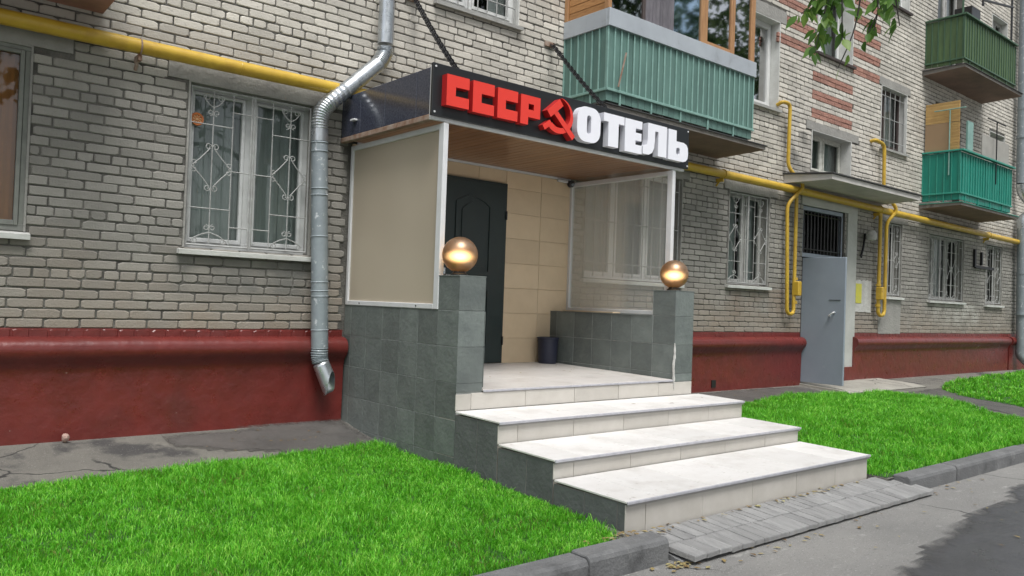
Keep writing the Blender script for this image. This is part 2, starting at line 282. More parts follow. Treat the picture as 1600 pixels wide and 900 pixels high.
def cracks(mt, scale, width, thr):
    """sparse dark cracks: Voronoi cell borders, broken up by noise"""
    t = mt.node_tree; N = t.nodes; L = t.links; b = N['Principled BSDF']; src = b.inputs['Base Color'].links[0].from_socket
    geo = N.new('ShaderNodeNewGeometry'); n = N.new('ShaderNodeTexNoise'); n.inputs['Scale'].default_value = 3.0; n.inputs['Detail'].default_value = 4; L.new(geo.outputs['Position'], n.inputs['Vector'])
    vm = N.new('ShaderNodeMix'); vm.data_type = 'VECTOR'; vm.inputs[0].default_value = 0.22; L.new(geo.outputs['Position'], vm.inputs[4]); L.new(n.outputs['Color'], vm.inputs[5])
    v = N.new('ShaderNodeTexVoronoi'); v.feature = 'DISTANCE_TO_EDGE'; v.inputs['Scale'].default_value = scale; L.new(vm.outputs[1], v.inputs['Vector'])
    r = N.new('ShaderNodeMapRange'); r.inputs[1].default_value = width; r.inputs[2].default_value = width * .3; L.new(v.outputs['Distance'], r.inputs[0])
    n2 = N.new('ShaderNodeTexNoise'); n2.inputs['Scale'].default_value = 0.8; L.new(geo.outputs['Position'], n2.inputs['Vector'])
    r2 = N.new('ShaderNodeMapRange'); r2.inputs[1].default_value = thr; r2.inputs[2].default_value = thr + .08; L.new(n2.outputs[0], r2.inputs[0])
    mm = N.new('ShaderNodeMath'); mm.operation = 'MULTIPLY'; L.new(r.outputs[0], mm.inputs[0]); L.new(r2.outputs[0], mm.inputs[1])
    mx = N.new('ShaderNodeMix'); mx.data_type = 'RGBA'; L.new(mm.outputs[0], mx.inputs[0]); L.new(src, mx.inputs[6]); mx.inputs[7].default_value = (0.03, 0.03, 0.028, 1); L.new(mx.outputs[2], b.inputs['Base Color'])
cracks(MAT['asphalt'], 1.1, 0.010, 0.46); cracks(MAT['road'], 0.6, 0.006, 0.5); cracks(MAT['concrete'], 1.3, 0.012, 0.42)

# ------------------------------------------------------------------ mesh builder
W = {}
def link(name, data, parent=None, origin=(0, 0, 0)):
    o = bpy.data.objects.new(name, data); COL.objects.link(o)
    org = Vector(origin)
    if parent is not None:
        o.parent = parent; o.location = org - W[parent]
    else: o.location = org
    W[o] = org
    return o
def thing(name, label, cat, loc, group=None):
    o = link(name, None, None, loc); tag(o, label, cat, group); o.empty_display_size = 0.2; return o
def tag(o, label=None, cat=None, group=None, kind=None):
    if label: o['label'] = label
    if cat: o['category'] = cat
    if group: o['group'] = group
    if kind: o['kind'] = kind
    return o

class MB:
    def __init__(s): s.v = []; s.f = []
    def add(s, vs, fs):
        n = len(s.v); s.v += [tuple(p) for p in vs]; s.f += [tuple(n + i for i in f) for f in fs]; return s
    def box(s, x0, x1, y0, y1, z0, z1, c=0.0):
        if c <= 0:
            return s.add([(x0, y0, z0), (x1, y0, z0), (x1, y1, z0), (x0, y1, z0), (x0, y0, z1), (x1, y0, z1), (x1, y1, z1), (x0, y1, z1)],
                         [(0, 3, 2, 1), (4, 5, 6, 7), (0, 1, 5, 4), (1, 2, 6, 5), (2, 3, 7, 6), (3, 0, 4, 7)])
        vs = []; idx = {}
        X = (x0, x1); Y = (y0, y1); Z = (z0, z1); sg = (1, -1)
        for i in (0, 1):
            for j in (0, 1):
                for k in (0, 1):
                    p = (X[i], Y[j], Z[k])
                    idx[i, j, k, 0] = len(vs); vs.append((p[0], p[1] + sg[j] * c, p[2] + sg[k] * c))
                    idx[i, j, k, 1] = len(vs); vs.append((p[0] + sg[i] * c, p[1], p[2] + sg[k] * c))
                    idx[i, j, k, 2] = len(vs); vs.append((p[0] + sg[i] * c, p[1] + sg[j] * c, p[2]))
        fs = []
        for i in (0, 1):
            q = [idx[i, 0, 0, 0], idx[i, 1, 0, 0], idx[i, 1, 1, 0], idx[i, 0, 1, 0]]; fs.append(q if i else q[::-1])
            q = [idx[0, i, 0, 1], idx[0, i, 1, 1], idx[1, i, 1, 1], idx[1, i, 0, 1]]; fs.append(q if i else q[::-1])
            q = [idx[0, 0, i, 2], idx[1, 0, i, 2], idx[1, 1, i, 2], idx[0, 1, i, 2]]; fs.append(q if i else q[::-1])
        for j in (0, 1):
            for k in (0, 1):
                fs.append([idx[0, j, k, 1], idx[1, j, k, 1], idx[1, j, k, 2], idx[0, j, k, 2]] if (j != k) else [idx[0, j, k, 2], idx[1, j, k, 2], idx[1, j, k, 1], idx[0, j, k, 1]])
                fs.append([idx[j, 0, k, 2], idx[j, 1, k, 2], idx[j, 1, k, 0], idx[j, 0, k, 0]] if (j != k) else [idx[j, 0, k, 0], idx[j, 1, k, 0], idx[j, 1, k, 2], idx[j, 0, k, 2]])
                fs.append([idx[j, k, 0, 0], idx[j, k, 1, 0], idx[j, k, 1, 1], idx[j, k, 0, 1]] if (j != k) else [idx[j, k, 0, 1], idx[j, k, 1, 1], idx[j, k, 1, 0], idx[j, k, 0, 0]])
                for i in (0, 1):
                    q = [idx[i, j, k, 0], idx[i, j, k, 1], idx[i, j, k, 2]]
                    fs.append(q if (i + j + k) % 2 == 1 else q[::-1])
        return s.add(vs, fs)
    def tube(s, pts, r, n=10, cap=True):
        pts = [Vector(p) for p in pts]; rs = r if isinstance(r, (list, tuple)) else [r] * len(pts)
        T = []
        for i in range(len(pts)):
            a = pts[max(0, i - 1)]; b = pts[min(len(pts) - 1, i + 1)]; d = (b - a); T.append(d.normalized() if d.length > 1e-9 else Vector((0, 0, 1)))
        u = T[0].orthogonal().normalized(); vs = []; fs = []
        for i, p in enumerate(pts):
            u = (u - T[i] * u.dot(T[i])).normalized(); w_ = T[i].cross(u)
            for k in range(n):
                a = 2 * math.pi * k / n; vs.append(p + (u * math.cos(a) + w_ * math.sin(a)) * rs[i])
        for i in range(len(pts) - 1):
            for k in range(n):
                k2 = (k + 1) % n; fs.append((i * n + k, i * n + k2, (i + 1) * n + k2, (i + 1) * n + k))
        if cap: fs.append(tuple(range(n))[::-1]); fs.append(tuple((len(pts) - 1) * n + k for k in range(n)))
        return s.add(vs, fs)
    def lathe(s, prof, c, n=24):
        vs = []; fs = []
        for (r, z) in prof:
            for k in range(n):
                a = 2 * math.pi * k / n; vs.append((c[0] + r * math.cos(a), c[1] + r * math.sin(a), c[2] + z))
        for i in range(len(prof) - 1):
            for k in range(n):
                k2 = (k + 1) % n; fs.append((i * n + k, i * n + k2, (i + 1) * n + k2, (i + 1) * n + k))
        return s.add(vs, fs)
    def prism_y(s, outer, holes, y0, y1):
        """polygon in (x,z), extruded from y0 (front, seen from -Y) to y1"""
        loops = [outer] + list(holes); flat = [p for l in loops for p in l]; n = len(flat)
        tris = tessellate_polygon([[Vector((p[0], p[1], 0)) for p in l] for l in loops])
        vs = [(p[0], y0, p[1]) for p in flat] + [(p[0], y1, p[1]) for p in flat]; fs = []
        for t in tris:
            a, b, c = (Vector((flat[i][0], flat[i][1])) for i in t)
            cr = (b - a).cross(c - a) if hasattr((b - a), 'cross') else 0
            cr = (b.x - a.x) * (c.y - a.y) - (b.y - a.y) * (c.x - a.x)
            t = tuple(t) if cr > 0 else tuple(t)[::-1]
            fs.append(t); fs.append(tuple(i + n for i in t[::-1]))
        off = 0
        for li, l in enumerate(loops):
            ar = sum(l[i][0] * l[(i + 1) % len(l)][1] - l[(i + 1) % len(l)][0] * l[i][1] for i in range(len(l)))
            ccw = ar > 0
            for i in range(len(l)):
                a = off + i; b = off + (i + 1) % len(l)
                q = (a, a + n, b + n, b) if (ccw == (li == 0)) else (a, b, b + n, a + n)
                fs.append(q)
            off += len(l)
        return s.add(vs, fs)
    def prism_x(s, prof, x0, x1):
        """polygon in (y,z) extruded along x"""
        n = len(prof); vs = [(x0, p[0], p[1]) for p in prof] + [(x1, p[0], p[1]) for p in prof]
        fs = [(i, (i + 1) % n, n + (i + 1) % n, n + i) for i in range(n)]
        fs += [tuple(range(n))[::-1], tuple(range(n, 2 * n))]
        return s.add(vs, fs)
    def data(s, name, mat, smooth=False, org=None):
        v = np.array(s.v, float)
        if org is None: org = (v.max(0) + v.min(0)) / 2
        me = bpy.data.meshes.new(name); me.from_pydata((v - np.array(org)).tolist(), [], s.f)
        mats = mat if isinstance(mat, (list, tuple)) else [mat]
        for mm in mats: me.materials.append(mm)
        if smooth:
            me.polygons.foreach_set('use_smooth', [True] * len(me.polygons)); me.set_sharp_from_angle(angle=R(38))
        me.update(); return me, Vector(org)
    def build(s, name, mat, parent=None, smooth=False, fixn=False):
        me, org = s.data(name, mat, smooth)
        if fixn:
            bm = bmesh.new(); bm.from_mesh(me); bmesh.ops.recalc_face_normals(bm, faces=bm.faces); bm.to_mesh(me); bm.free()
        return link(name, me, parent, org)

_pc = {}
def piece(name, loc, size, mat, parent, c=0.002):
    """chamfered block with shared mesh data between alike pieces; loc is its centre"""
    key = (name, tuple(round(a, 4) for a in size), mat.name, c)
    if key not in _pc:
        h = [a / 2 for a in size]
        _pc[key] = MB().box(-h[0], h[0], -h[1], h[1], -h[2], h[2], min(c, min(size) * 0.3)).data(name, mat, org=(0, 0, 0))[0]
    return link(name, _pc[key], parent, loc)

def seg_pts(p0, p1, n): return [tuple(Vector(p0).lerp(Vector(p1), i / n)) for i in range(n + 1)]
def bezier(ps, n=8):
    """smooth path through points: Catmull-Rom"""
    P = [Vector(p) for p in ps]; P = [P[0] * 2 - P[1]] + P + [P[-1] * 2 - P[-2]]; out = []
    for i in range(1, len(P) - 2):
        for k in range(n):
            t = k / n; a, b, c, d = P[i - 1], P[i], P[i + 1], P[i + 2]
            out.append(0.5 * (2 * b + (c - a) * t + (2 * a - 5 * b + 4 * c - d) * t * t + (3 * b - a - 3 * c + d) * t ** 3))
    out.append(P[-2]); return out
def rounded(ps, r, n=5):
    """polyline with rounded corners of radius about r"""
    P = [Vector(p) for p in ps]; out = [P[0]]
    for i in range(1, len(P) - 1):
        a = (P[i - 1] - P[i]); b = (P[i + 1] - P[i]); d = min(r, a.length * .45, b.length * .45)
        p0 = P[i] + a.normalized() * d; p1 = P[i] + b.normalized() * d
        for k in range(n + 1):
            t = k / n; out.append(p0 * (1 - t) ** 2 + P[i] * 2 * t * (1 - t) + p1 * t * t)
    out.append(P[-1]); return out

# ------------------------------------------------------------------ ground profile
_gy = [-3.95, -3.3, -2.6, -1.9, -0.9, -0.4, 0.0]; _gz = [-0.005, 0.02, 0.055, 0.075, 0.09, 0.15, 0.23]
_hy = [-3.95, -2.5, -1.0, 0.0]; _hz = [0.0, 0.10, 0.16, 0.24]
def zg(x, y):
    a = np.interp(y, _gy, _gz); b = np.interp(y, _hy, _hz); t = np.clip((np.asarray(x, float) - 2.5) / 3.0, 0, 1)
    z = a * (1 - t) + b * t
    cut = (np.asarray(x, float) > 0.02) & (np.asarray(x, float) < 3.3) & (np.asarray(y, float) < -3.72)
    return np.where(cut, -0.3, z)
def sheet(name, xs, ys, zf, mat, kind='structure', parent=None):
    xs = np.asarray(xs); ys = np.asarray(ys); nx, ny = len(xs), len(ys)
    Xg, Yg = np.meshgrid(xs, ys); Z = zf(Xg, Yg)
    v = np.stack([Xg, Yg, Z], -1).reshape(-1, 3)
    f = [(j * nx + i, j * nx + i + 1, (j + 1) * nx + i + 1, (j + 1) * nx + i) for j in range(ny - 1) for i in range(nx - 1)]
    mb = MB(); mb.v = [tuple(p) for p in v]; mb.f = f
    o = mb.build(name, mat, parent, smooth=True)
    if kind: o['kind'] = kind
    return o
sheet('ground', np.concatenate([[-40], np.arange(-8, -.01, 0.4), [0.0, .03], np.arange(.4, 3.2, .4), [3.29, 3.31], np.arange(3.6, 24.01, 0.4), [60]]), np.concatenate([[-3.95, -3.74, -3.70], np.arange(-3.6, 0.0, 0.15), [0.3]]), lambda x, y: zg(x, np.minimum(y, 0)), MAT['asphalt'])
sheet('road', [-80, -6, 10, 90], [-90, -20, -8, -3.9], lambda x, y: np.full(x.shape, -0.12), MAT['road'])

# wet area of the road
def patch_mat(name, c1, c2, rough, bump, soft, sc):
    """dark damp film whose edge breaks up with noise; 'edge' is the metres in from the outline"""
    mt = M(name, c1, c2, scale=3, rough=rough, bump=bump, bscale=120, rvar=0.12)
    t = mt.node_tree; N = t.nodes; L = t.links; b = N['Principled BSDF']; out = N['Material Output']
    at = N.new('ShaderNodeAttribute'); at.attribute_name = 'edge'
    geo = N.new('ShaderNodeNewGeometry'); n = N.new('ShaderNodeTexNoise'); n.inputs['Scale'].default_value = sc; n.inputs['Detail'].default_value = 7; n.inputs['Roughness'].default_value = 0.65
    L.new(geo.outputs['Position'], n.inputs['Vector'])
    ma = N.new('ShaderNodeMath'); ma.operation = 'MULTIPLY_ADD'; ma.inputs[1].default_value = -0.5; L.new(n.outputs[0], ma.inputs[0]); L.new(at.outputs['Fac'], ma.inputs[2])
    r = N.new('ShaderNodeMapRange'); r.interpolation_type = 'SMOOTHSTEP'; r.inputs[1].default_value = -0.30; r.inputs[2].default_value = -0.30 + soft; L.new(ma.outputs[0], r.inputs[0])
    tr = N.new('ShaderNodeBsdfTransparent'); mx = N.new('ShaderNodeMixShader'); L.new(r.outputs[0], mx.inputs[0]); L.new(tr.outputs[0], mx.inputs[1]); L.new(b.outputs[0], mx.inputs[2]); L.new(mx.outputs[0], out.inputs['Surface'])
    return mt
MAT['wet'] = patch_mat('wet_asphalt', (0.058, 0.059, 0.063), (0.08, 0.081, 0.085), 0.36, 0.2, 0.18, 2.5)
MAT['damp'] = patch_mat('damp_asphalt', (0.072, 0.070, 0.065), (0.105, 0.10, 0.092), 0.6, 0.5, 0.14, 2.2)
def in_poly(px, py, poly):
    ins = np.zeros(px.shape, bool); n = len(poly)
    for i in range(n):
        x1, y1 = poly[i]; x2, y2 = poly[(i + 1) % n]
        ins ^= ((y1 > py) != (y2 > py)) & (px < (x2 - x1) * (py - y1) / (y2 - y1 + 1e-12) + x1)
    return ins
def blob(name, poly, zf, mat, step=0.06):
    P = np.array(poly, float); xs = np.arange(P[:, 0].min(), P[:, 0].max() + step, step); ys = np.arange(P[:, 1].min(), P[:, 1].max() + step, step)
    Xg, Yg = np.meshgrid(xs, ys); ins = in_poly(Xg, Yg, poly); D = np.full(Xg.shape, 9.0)
    for i in range(len(P)):
        a, b = P[i], P[(i + 1) % len(P)]; d = b - a; t = np.clip(((Xg - a[0]) * d[0] + (Yg - a[1]) * d[1]) / (d @ d), 0, 1)
        D = np.minimum(D, np.hypot(Xg - a[0] - t * d[0], Yg - a[1] - t * d[1]))
    D = np.where(ins, D, 0); nx = len(xs); keep = {}; mb = MB(); ev = []
    Z = np.full(Xg.shape, zf) if not callable(zf) else zf(Xg, Yg)
    for j in range(len(ys) - 1):
        for i in range(nx - 1):
            if ins[j:j + 2, i:i + 2].any():
                q = []
                for (jj, ii) in ((j, i), (j, i + 1), (j + 1, i + 1), (j + 1, i)):
                    if (jj, ii) not in keep: keep[jj, ii] = len(mb.v); mb.v.append((Xg[jj, ii], Yg[jj, ii], Z[jj, ii])); ev.append(D[jj, ii])
                    q.append(keep[jj, ii])
                mb.f.append(tuple(q))
    o = mb.build(name, mat); o['kind'] = 'structure'
    at = o.data.attributes.new('edge', 'FLOAT', 'POINT'); at.data.foreach_set('value', np.array(ev, np.float32)); return o
blob('wet_road_patch', [(0.75, -5.35), (1.15, -5.02), (1.55, -5.02), (1.9, -4.88), (2.2, -4.90), (2.45, -4.74), (2.75, -4.80), (3.3, -4.68), (3.9, -4.74), (4.6, -4.5), (6.0, -4.55), (7.5, -5.2), (6.5, -6.6), (3.5, -7.2), (0.5, -6.8), (-0.2, -6.0)], -0.115, MAT['wet'])

blob('damp_patch', [(-1.75, -.16), (-1.2, -.10), (-.06, -.05), (-.04, -.45), (-.04, -1.0), (-.7, -1.0), (-1.0, -.72), (-1.25, -.62), (-1.5, -.5), (-1.75, -.42)], lambda x, y: zg(x, y) + .006, MAT['damp'])
blob('damp_patch', [(3.2, -.06), (4.5, -.12), (6.0, -.10), (7.2, -.14), (8.3, -.2), (8.25, -.9), (7.4, -.8), (5.8, -1.0), (4.4, -1.1), (3.3, -1.3)], lambda x, y: zg(x, y) + .006, MAT['damp'])
blob('damp_patch', [(9.75, -1.15), (11.6, -1.05), (11.1, -1.4), (10.6, -2.0), (10.3, -3.0), (10.2, -3.8), (8.8, -3.8), (9.2, -3.0), (9.75, -2.0)], lambda x, y: zg(x, y) + .006, MAT['damp'])

# ------------------------------------------------------------------ apartment building
bld = thing('apartment_building', 'grey brick apartment block with barred windows, painted balconies and dark red plinth', 'building', (0, 0, 0))
# openings in the facade plane: x0, x1, z0, z1
WIN = dict(
    edge=(-4.15, -2.80, 1.86, 3.32), first=(-1.60, -0.40, 1.83, 3.30), porch=(3.35, 5.30, 1.80, 3.30), second=(6.43, 7.53, 1.85, 3.29),
    a=(11.45, 12.22, 1.83, 3.27), b=(13.47, 15.26, 1.815, 3.2), c=(16.5, 17.53, 1.80, 3.2), d=(18.86, 20.3, 1.79, 3.1),
    up=(0.975, 2.14, 4.71, 6.2), bal=(3.6, 5.0, 3.9, 6.1), upc=(6.0, 7.68, 4.73, 6.15), upd=(11.2, 12.28, 4.67, 5.85),
    stair=(8.74, 10.10, 3.89, 4.58), stair2=(8.83, 10.06, 5.95, 7.4), third=(11.2, 12.28, 7.50, 8.7), b2=(13.6, 14.9, 3.9, 6.0), b3=(13.6, 14.9, 6.75, 8.85),
    e2=(16.55, 17.5, 4.7, 5.85), e3=(16.55, 17.5, 7.45, 8.6))
DOOR2 = (8.55, 9.95, 0.25, 3.27)
OPEN = list(WIN.values()) + [DOOR2]
MORT = 0.010
X0, X1, ZT = -7.0, 24.0, 14.5
def wall_mesh():
    xs = sorted({X0, X1} | {o[0] for o in OPEN} | {o[1] for o in OPEN}); zs = sorted({-0.3, ZT} | {o[2] for o in OPEN} | {o[3] for o in OPEN})
    mb = MB()
    def inside(x, z): return any(o[0] < x < o[1] and o[2] < z < o[3] for o in OPEN)
    for i in range(len(xs) - 1):
        for j in range(len(zs) - 1):
            if not inside((xs[i] + xs[i + 1]) / 2, (zs[j] + zs[j + 1]) / 2):
                mb.add([(xs[i], MORT, zs[j]), (xs[i + 1], MORT, zs[j]), (xs[i + 1], MORT, zs[j + 1]), (xs[i], MORT, zs[j + 1])], [(0, 1, 2, 3)])
    for o in OPEN:   # reveals
        a, b, c, d = o; y = 0.42
        mb.add([(a, MORT, c), (a, y, c), (a, y, d), (a, MORT, d)], [(0, 1, 2, 3)])
        mb.add([(b, MORT, c), (b, y, c), (b, y, d), (b, MORT, d)], [(3, 2, 1, 0)])
        mb.add([(a, MORT, d), (a, y, d), (b, y, d), (b, MORT, d)], [(0, 1, 2, 3)])
        mb.add([(a, MORT, c), (a, y, c), (b, y, c), (b, MORT, c)], [(3, 2, 1, 0)])
    # returns and roof so that the block is closed
    mb.add([(X0, MORT, -.3), (X0, 12, -.3), (X0, 12, ZT), (X0, MORT, ZT), (X1, MORT, -.3), (X1, 12, -.3), (X1, 12, ZT), (X1, MORT, ZT)], [(0, 3, 2, 1), (4, 5, 6, 7), (3, 7, 6, 2), (1, 2, 6, 5)])
    return mb
wall = wall_mesh().build('wall', MAT['mortar'], bld)

# plaster lintels and patches that take the place of brick
LINT = [(-1.78, -0.10, 3.30, 3.44), (-4.3, -2.52, 3.32, 3.47), (6.3, 7.75, 3.29, 3.43), (11.3, 12.45, 3.27, 3.38), (8.55, 10.35, 4.58, 4.72),
        (11.3, 12.22, 1.10, 1.755), (6.0, 7.85, 6.15, 6.35), (11.1, 12.4, 5.85, 6.0), (3.2, 5.45, 3.30, 3.44), (10.02, 10.36, 0.25, 3.27), (8.46, 10.36, 3.27, 3.42)]
REDS = []      # bands of red split brick: x0, x1, bottom z
for zb in (4.79, 5.11, 5.43): REDS.append((8.72, 10.10, zb))
for zb in (5.83, 6.15, 6.47, 6.79, 7.11, 7.43): REDS.append((7.62, 8.80, zb)); REDS.append((10.09, 11.12, zb))
SKIP = list(OPEN) + LINT + [(-0.02, 3.1, 0.0, 2.98), (-.1, 3.3, 3.02, 3.40)]
SKIP += [(r[0], r[1], r[2] - 0.005, r[2] + 0.165) for r in REDS]
def free(x0, x1, z0, z1):
    iv = [(x0, x1)]
    for o in SKIP:
        if o[2] < z1 - 0.012 and o[3] > z0 + 0.012:
            new = []
            for a, b in iv:
                if o[1] <= a or o[0] >= b: new.append((a, b)); continue
                if o[0] > a: new.append((a, o[0] - 0.004))
                if o[1] < b: new.append((o[1] + 0.004, b))
            iv = new
    return iv
bricks = []      # x0, x1, z centre, kind
CZ = 0.08; z = 1.07; k = 0
while z < 11.2:
    head = (k % 6 == 0); L_ = 0.12 if head else 0.25; P_ = L_ + 0.0085
    st = -4.6 + random.uniform(0, 0.03) + (0.13 if (k % 2) else 0) + (0.065 if head else 0) - 2 * P_
    def top_x(zz): return 20.6 if zz < 9.7 else 20.6
    # only lay bricks where the facade can come into view, with a margin
    xmin = -4.6 if z < 5.2 else (-1.0 if z < 5.9 else (2.0 if z < 6.9 else (5.5 if z < 8.0 else 9.0)))
    for a, b in free(xmin, 20.6, z - CZ / 2, z + CZ / 2):
        n0 = math.floor((a - st) / P_); x = st + n0 * P_
        while x < b:
            jl = random.uniform(-.004, .004)
            p = max(x + jl, a); q = min(x + L_ + random.uniform(-.003, .003), b)
            if q - p > 0.045: bricks.append((p, q, z + random.uniform(-.003, .003) + .004 * math.sin(p * 1.1 + k * .37), 1 if z < 1.1 else 0))
            x += P_
    z += CZ; k += 1
def brick_verts(L, H, y=0.0):
    """weathered brick face: eight-sided outline with broken corners, rounded arrises"""
    c = [random.choice((0.006, 0.008, 0.012, 0.02)) * random.uniform(.6, 1.2) for _ in range(4)]
    h = H / 2; l = L / 2; e = random.uniform(.0, .004)
    pts = []
    for (sx, sz), cc in zip(((-1, -1), (1, -1), (1, 1), (-1, 1)), c):
        A = (sx * (l - min(cc * 1.6, l * .4)), sz * (h - random.uniform(0, .002))); B = (sx * (l - random.uniform(0, .002)), sz * (h - cc * .7))
        pts += [A, B] if sx * sz < 0 else [B, A]
    # order is ccw starting at lower left
    inn = [(p[0] - math.copysign(min(.007, l * .2), p[0]), p[1] - math.copysign(.006, p[1])) for p in pts]
    yo = random.uniform(-.003, .003)
    tx, tz = random.uniform(-.012, .012), random.uniform(-.03, .03)
    v = [(p[0], y + yo + p[0] * tx + p[1] * tz, p[1]) for p in inn] + [(p[0], y + yo + .007, p[1]) for p in pts] + [(p[0], y + .04, p[1]) for p in pts]
    f = [tuple(range(8))]
    for r0 in (0, 8):
        for i in range(8):
            j = (i + 1) % 8; f.append((r0 + i, r0 + 8 + i, r0 + 8 + j, r0 + j))
    return v, f
# project to find the bricks that show largest
B = np.array([((b[0] + b[1]) / 2, 0, b[2]) for b in bricks]); cc = (B - CP) @ CR.T
u = 800 + 1257.88 * cc[:, 0] / cc[:, 2]; vv = 450 + 1257.88 * cc[:, 1] / cc[:, 2]
vis = (cc[:, 2] > 0) & (u > -20) & (u < 1620) & (vv > -15) & (vv < 915)
vis &= np.array([b[3] == 0 and b[1] - b[0] > 0.07 for b in bricks])
size = np.where(vis, np.array([b[1] - b[0] for b in bricks]) ** .25 * 1257.88 / np.maximum(cc[:, 2], .1), 0)
near = set(np.argsort(-size)[:300].tolist())
var_cache = {}
stuff = MB(); redcourse = MB()
for i, (p, q, zc, kd) in enumerate(bricks):
    Lb = q - p
    if i in near:
        key = (round(Lb / 0.012), random.randrange(9))
        if key not in var_cache:
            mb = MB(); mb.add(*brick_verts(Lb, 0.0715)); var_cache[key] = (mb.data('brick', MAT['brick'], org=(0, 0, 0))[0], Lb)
        me, l0 = var_cache[key]
        o = link('brick', me, wall, ((p + q) / 2, 0, zc)); o.scale = (Lb / l0, 1, 1)
    else:
        tgt = redcourse if kd else stuff
        v, f = brick_verts(Lb, 0.0715); tgt.add([(a + (p + q) / 2, b, c + zc) for a, b, c in v], f)
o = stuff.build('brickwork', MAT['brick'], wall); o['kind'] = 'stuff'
o = redcourse.build('painted_brick_course', MAT['plinth'], wall); o['kind'] = 'stuff'
# red bands: one course of tall split-face bricks
rb = MB()
for (a, b, zb) in REDS:
  for cz_ in (.04, .12):
    x = a - (.12 if cz_ > .1 else 0)
    while x < b - .05:
        q = min(x + 0.25, b); p = max(x, a); v, f = brick_verts(q - p - .003, 0.077, -0.002); rb.add([(m_[0] + (p + q) / 2, m_[1], m_[2] + zb + cz_) for m_ in v], f); x = q
o = rb.build('red_brick_band', MAT['redbrick'], wall); o['kind'] = 'stuff'
def rough_slab(mb, x0, x1, z0, z1, y, jit=.004, step=0.12):
    n = max(2, int((x1 - x0) / step)); top = [(x0 + (x1 - x0) * i / n, z1 + random.uniform(-jit, jit)) for i in range(n, -1, -1)]
    bot = [(x0 + (x1 - x0) * i / n, z0 + random.uniform(-jit, jit) * .4) for i in range(n + 1)]
    mb.prism_y(bot + top, [], y, y + 0.04)
for i, lt in enumerate(LINT):
    mb = MB(); rough_slab(mb, lt[0], lt[1], lt[2], lt[3], -0.006 if i not in (9, 10) else -0.022, .006)
    nm = 'plaster_patch' if i == 5 else ('door_surround' if i in (9, 10) else 'lintel')
    mb.build(nm, MAT['pale_plaster'] if i in (9, 10) else MAT['plaster'], bld)

# plinth: vertical face with a torus moulding on top
def plinth(x0, x1, endcap=True):
    prof = [(0.02, -0.2), (-0.030, -0.2), (-0.036, 0.25), (-0.040, 0.5), (-0.043, 0.74), (-0.047, 0.78), (-0.058, 0.815), (-0.080, 0.845), (-0.107, 0.872), (-0.126, 0.905), (-0.133, 0.94), (-0.128, 0.975), (-0.112, 1.005), (-0.083, 1.028), (-0.04, 1.040), (0.02, 1.046)]
    n = max(1, int((x1 - x0) / 0.25)); mb = MB(); np_ = len(prof); vs = []
    for i in range(n + 1):
        x = x0 + (x1 - x0) * i / n
        for (y, zz) in prof: vs.append((x, y + random.uniform(-.0008, .0008), zz + random.uniform(-.0008, .0008)))
    fs = [(i * np_ + k, i * np_ + k + 1, (i + 1) * np_ + k + 1, (i + 1) * np_ + k) for i in range(n) for k in range(np_ - 1)]
    fs = [f[::-1] for f in fs]
    fs += [tuple(range(np_)), tuple(n * np_ + k for k in range(np_))[::-1]]
    mb.add(vs, fs); return mb.build('plinth', MAT['plinth'], bld, smooth=True, fixn=True)
for (a_, b_) in ((-6.9, -.012), (3.115, 8.53), (10.36, 17.9), (18.0, 23.9)):
    mb = MB(); mb.box(a_, b_, .005, .03, 1.03, 1.112); mb.build('painted_joint', MAT['plinth'], bld)
plinth(-6.9, -0.012); plinth(3.115, 8.53); plinth(10.30, 17.9); plinth(18.0, 23.9)
mb = MB(); mb.box(6.06, 6.16, -0.05, -0.03, 0.29, 0.40); mb.build('vent_hole', MAT['black'], bld)

# ------------------------------------------------------------------ windows
def curl(mb, cx, cz, r, a0, turn, y, rr=.0048, n=11, turns=1.15):
    pts = []
    for i in range(n + 1):
        t = i / n; a = a0 + turn * 2 * math.pi * turns * t; rad = r * (1 - .62 * t)
        pts.append((cx + rad * math.cos(a), y, cz + rad * math.sin(a)))
    mb.tube(pts, rr, 5); return pts[0]
def diamond(mb, cx, cz, w_, h_, y, rr=.0055):
    for sx in (-1, 1):
        for sz in (-1, 1):
            mb.tube(bezier([(cx + sx * .018, y, cz + sz * h_), (cx + sx * w_ * .55, y, cz + sz * h_ * .50), (cx + sx * w_, y, cz + sz * .012)], 4), rr, 5)
            curl(mb, cx + sx * .034, cz + sz * (h_ + .012), .03, math.pi / 2 * (1 + sx) if sz > 0 else math.pi / 2 * (1 + sx), sx * sz * -1 if sx > 0 else sx * sz * -1, y, rr * .9, 9)
            curl(mb, cx + sx * (w_ - .012), cz + sz * .032, .028, -sz * math.pi / 2, sx * sz, y, rr * .9, 9)
def heart(mb, cx, cz, w_, h_, y, up=1, rr=.0055):
    for sx in (-1, 1):
        mb.tube(bezier([(cx, y, cz), (cx + sx * w_ * .55, y, cz + up * h_ * .4), (cx + sx * w_, y, cz + up * h_)], 4), rr, 5)
        curl(mb, cx + sx * (w_ - .03), cz + up * h_, .03, 0 if sx > 0 else math.pi, sx * up, y, rr * .9, 9)
        curl(mb, cx + sx * .03, cz + up * h_ * -.55, .028, -up * math.pi / 2, -sx * up, y, rr * .9, 9)
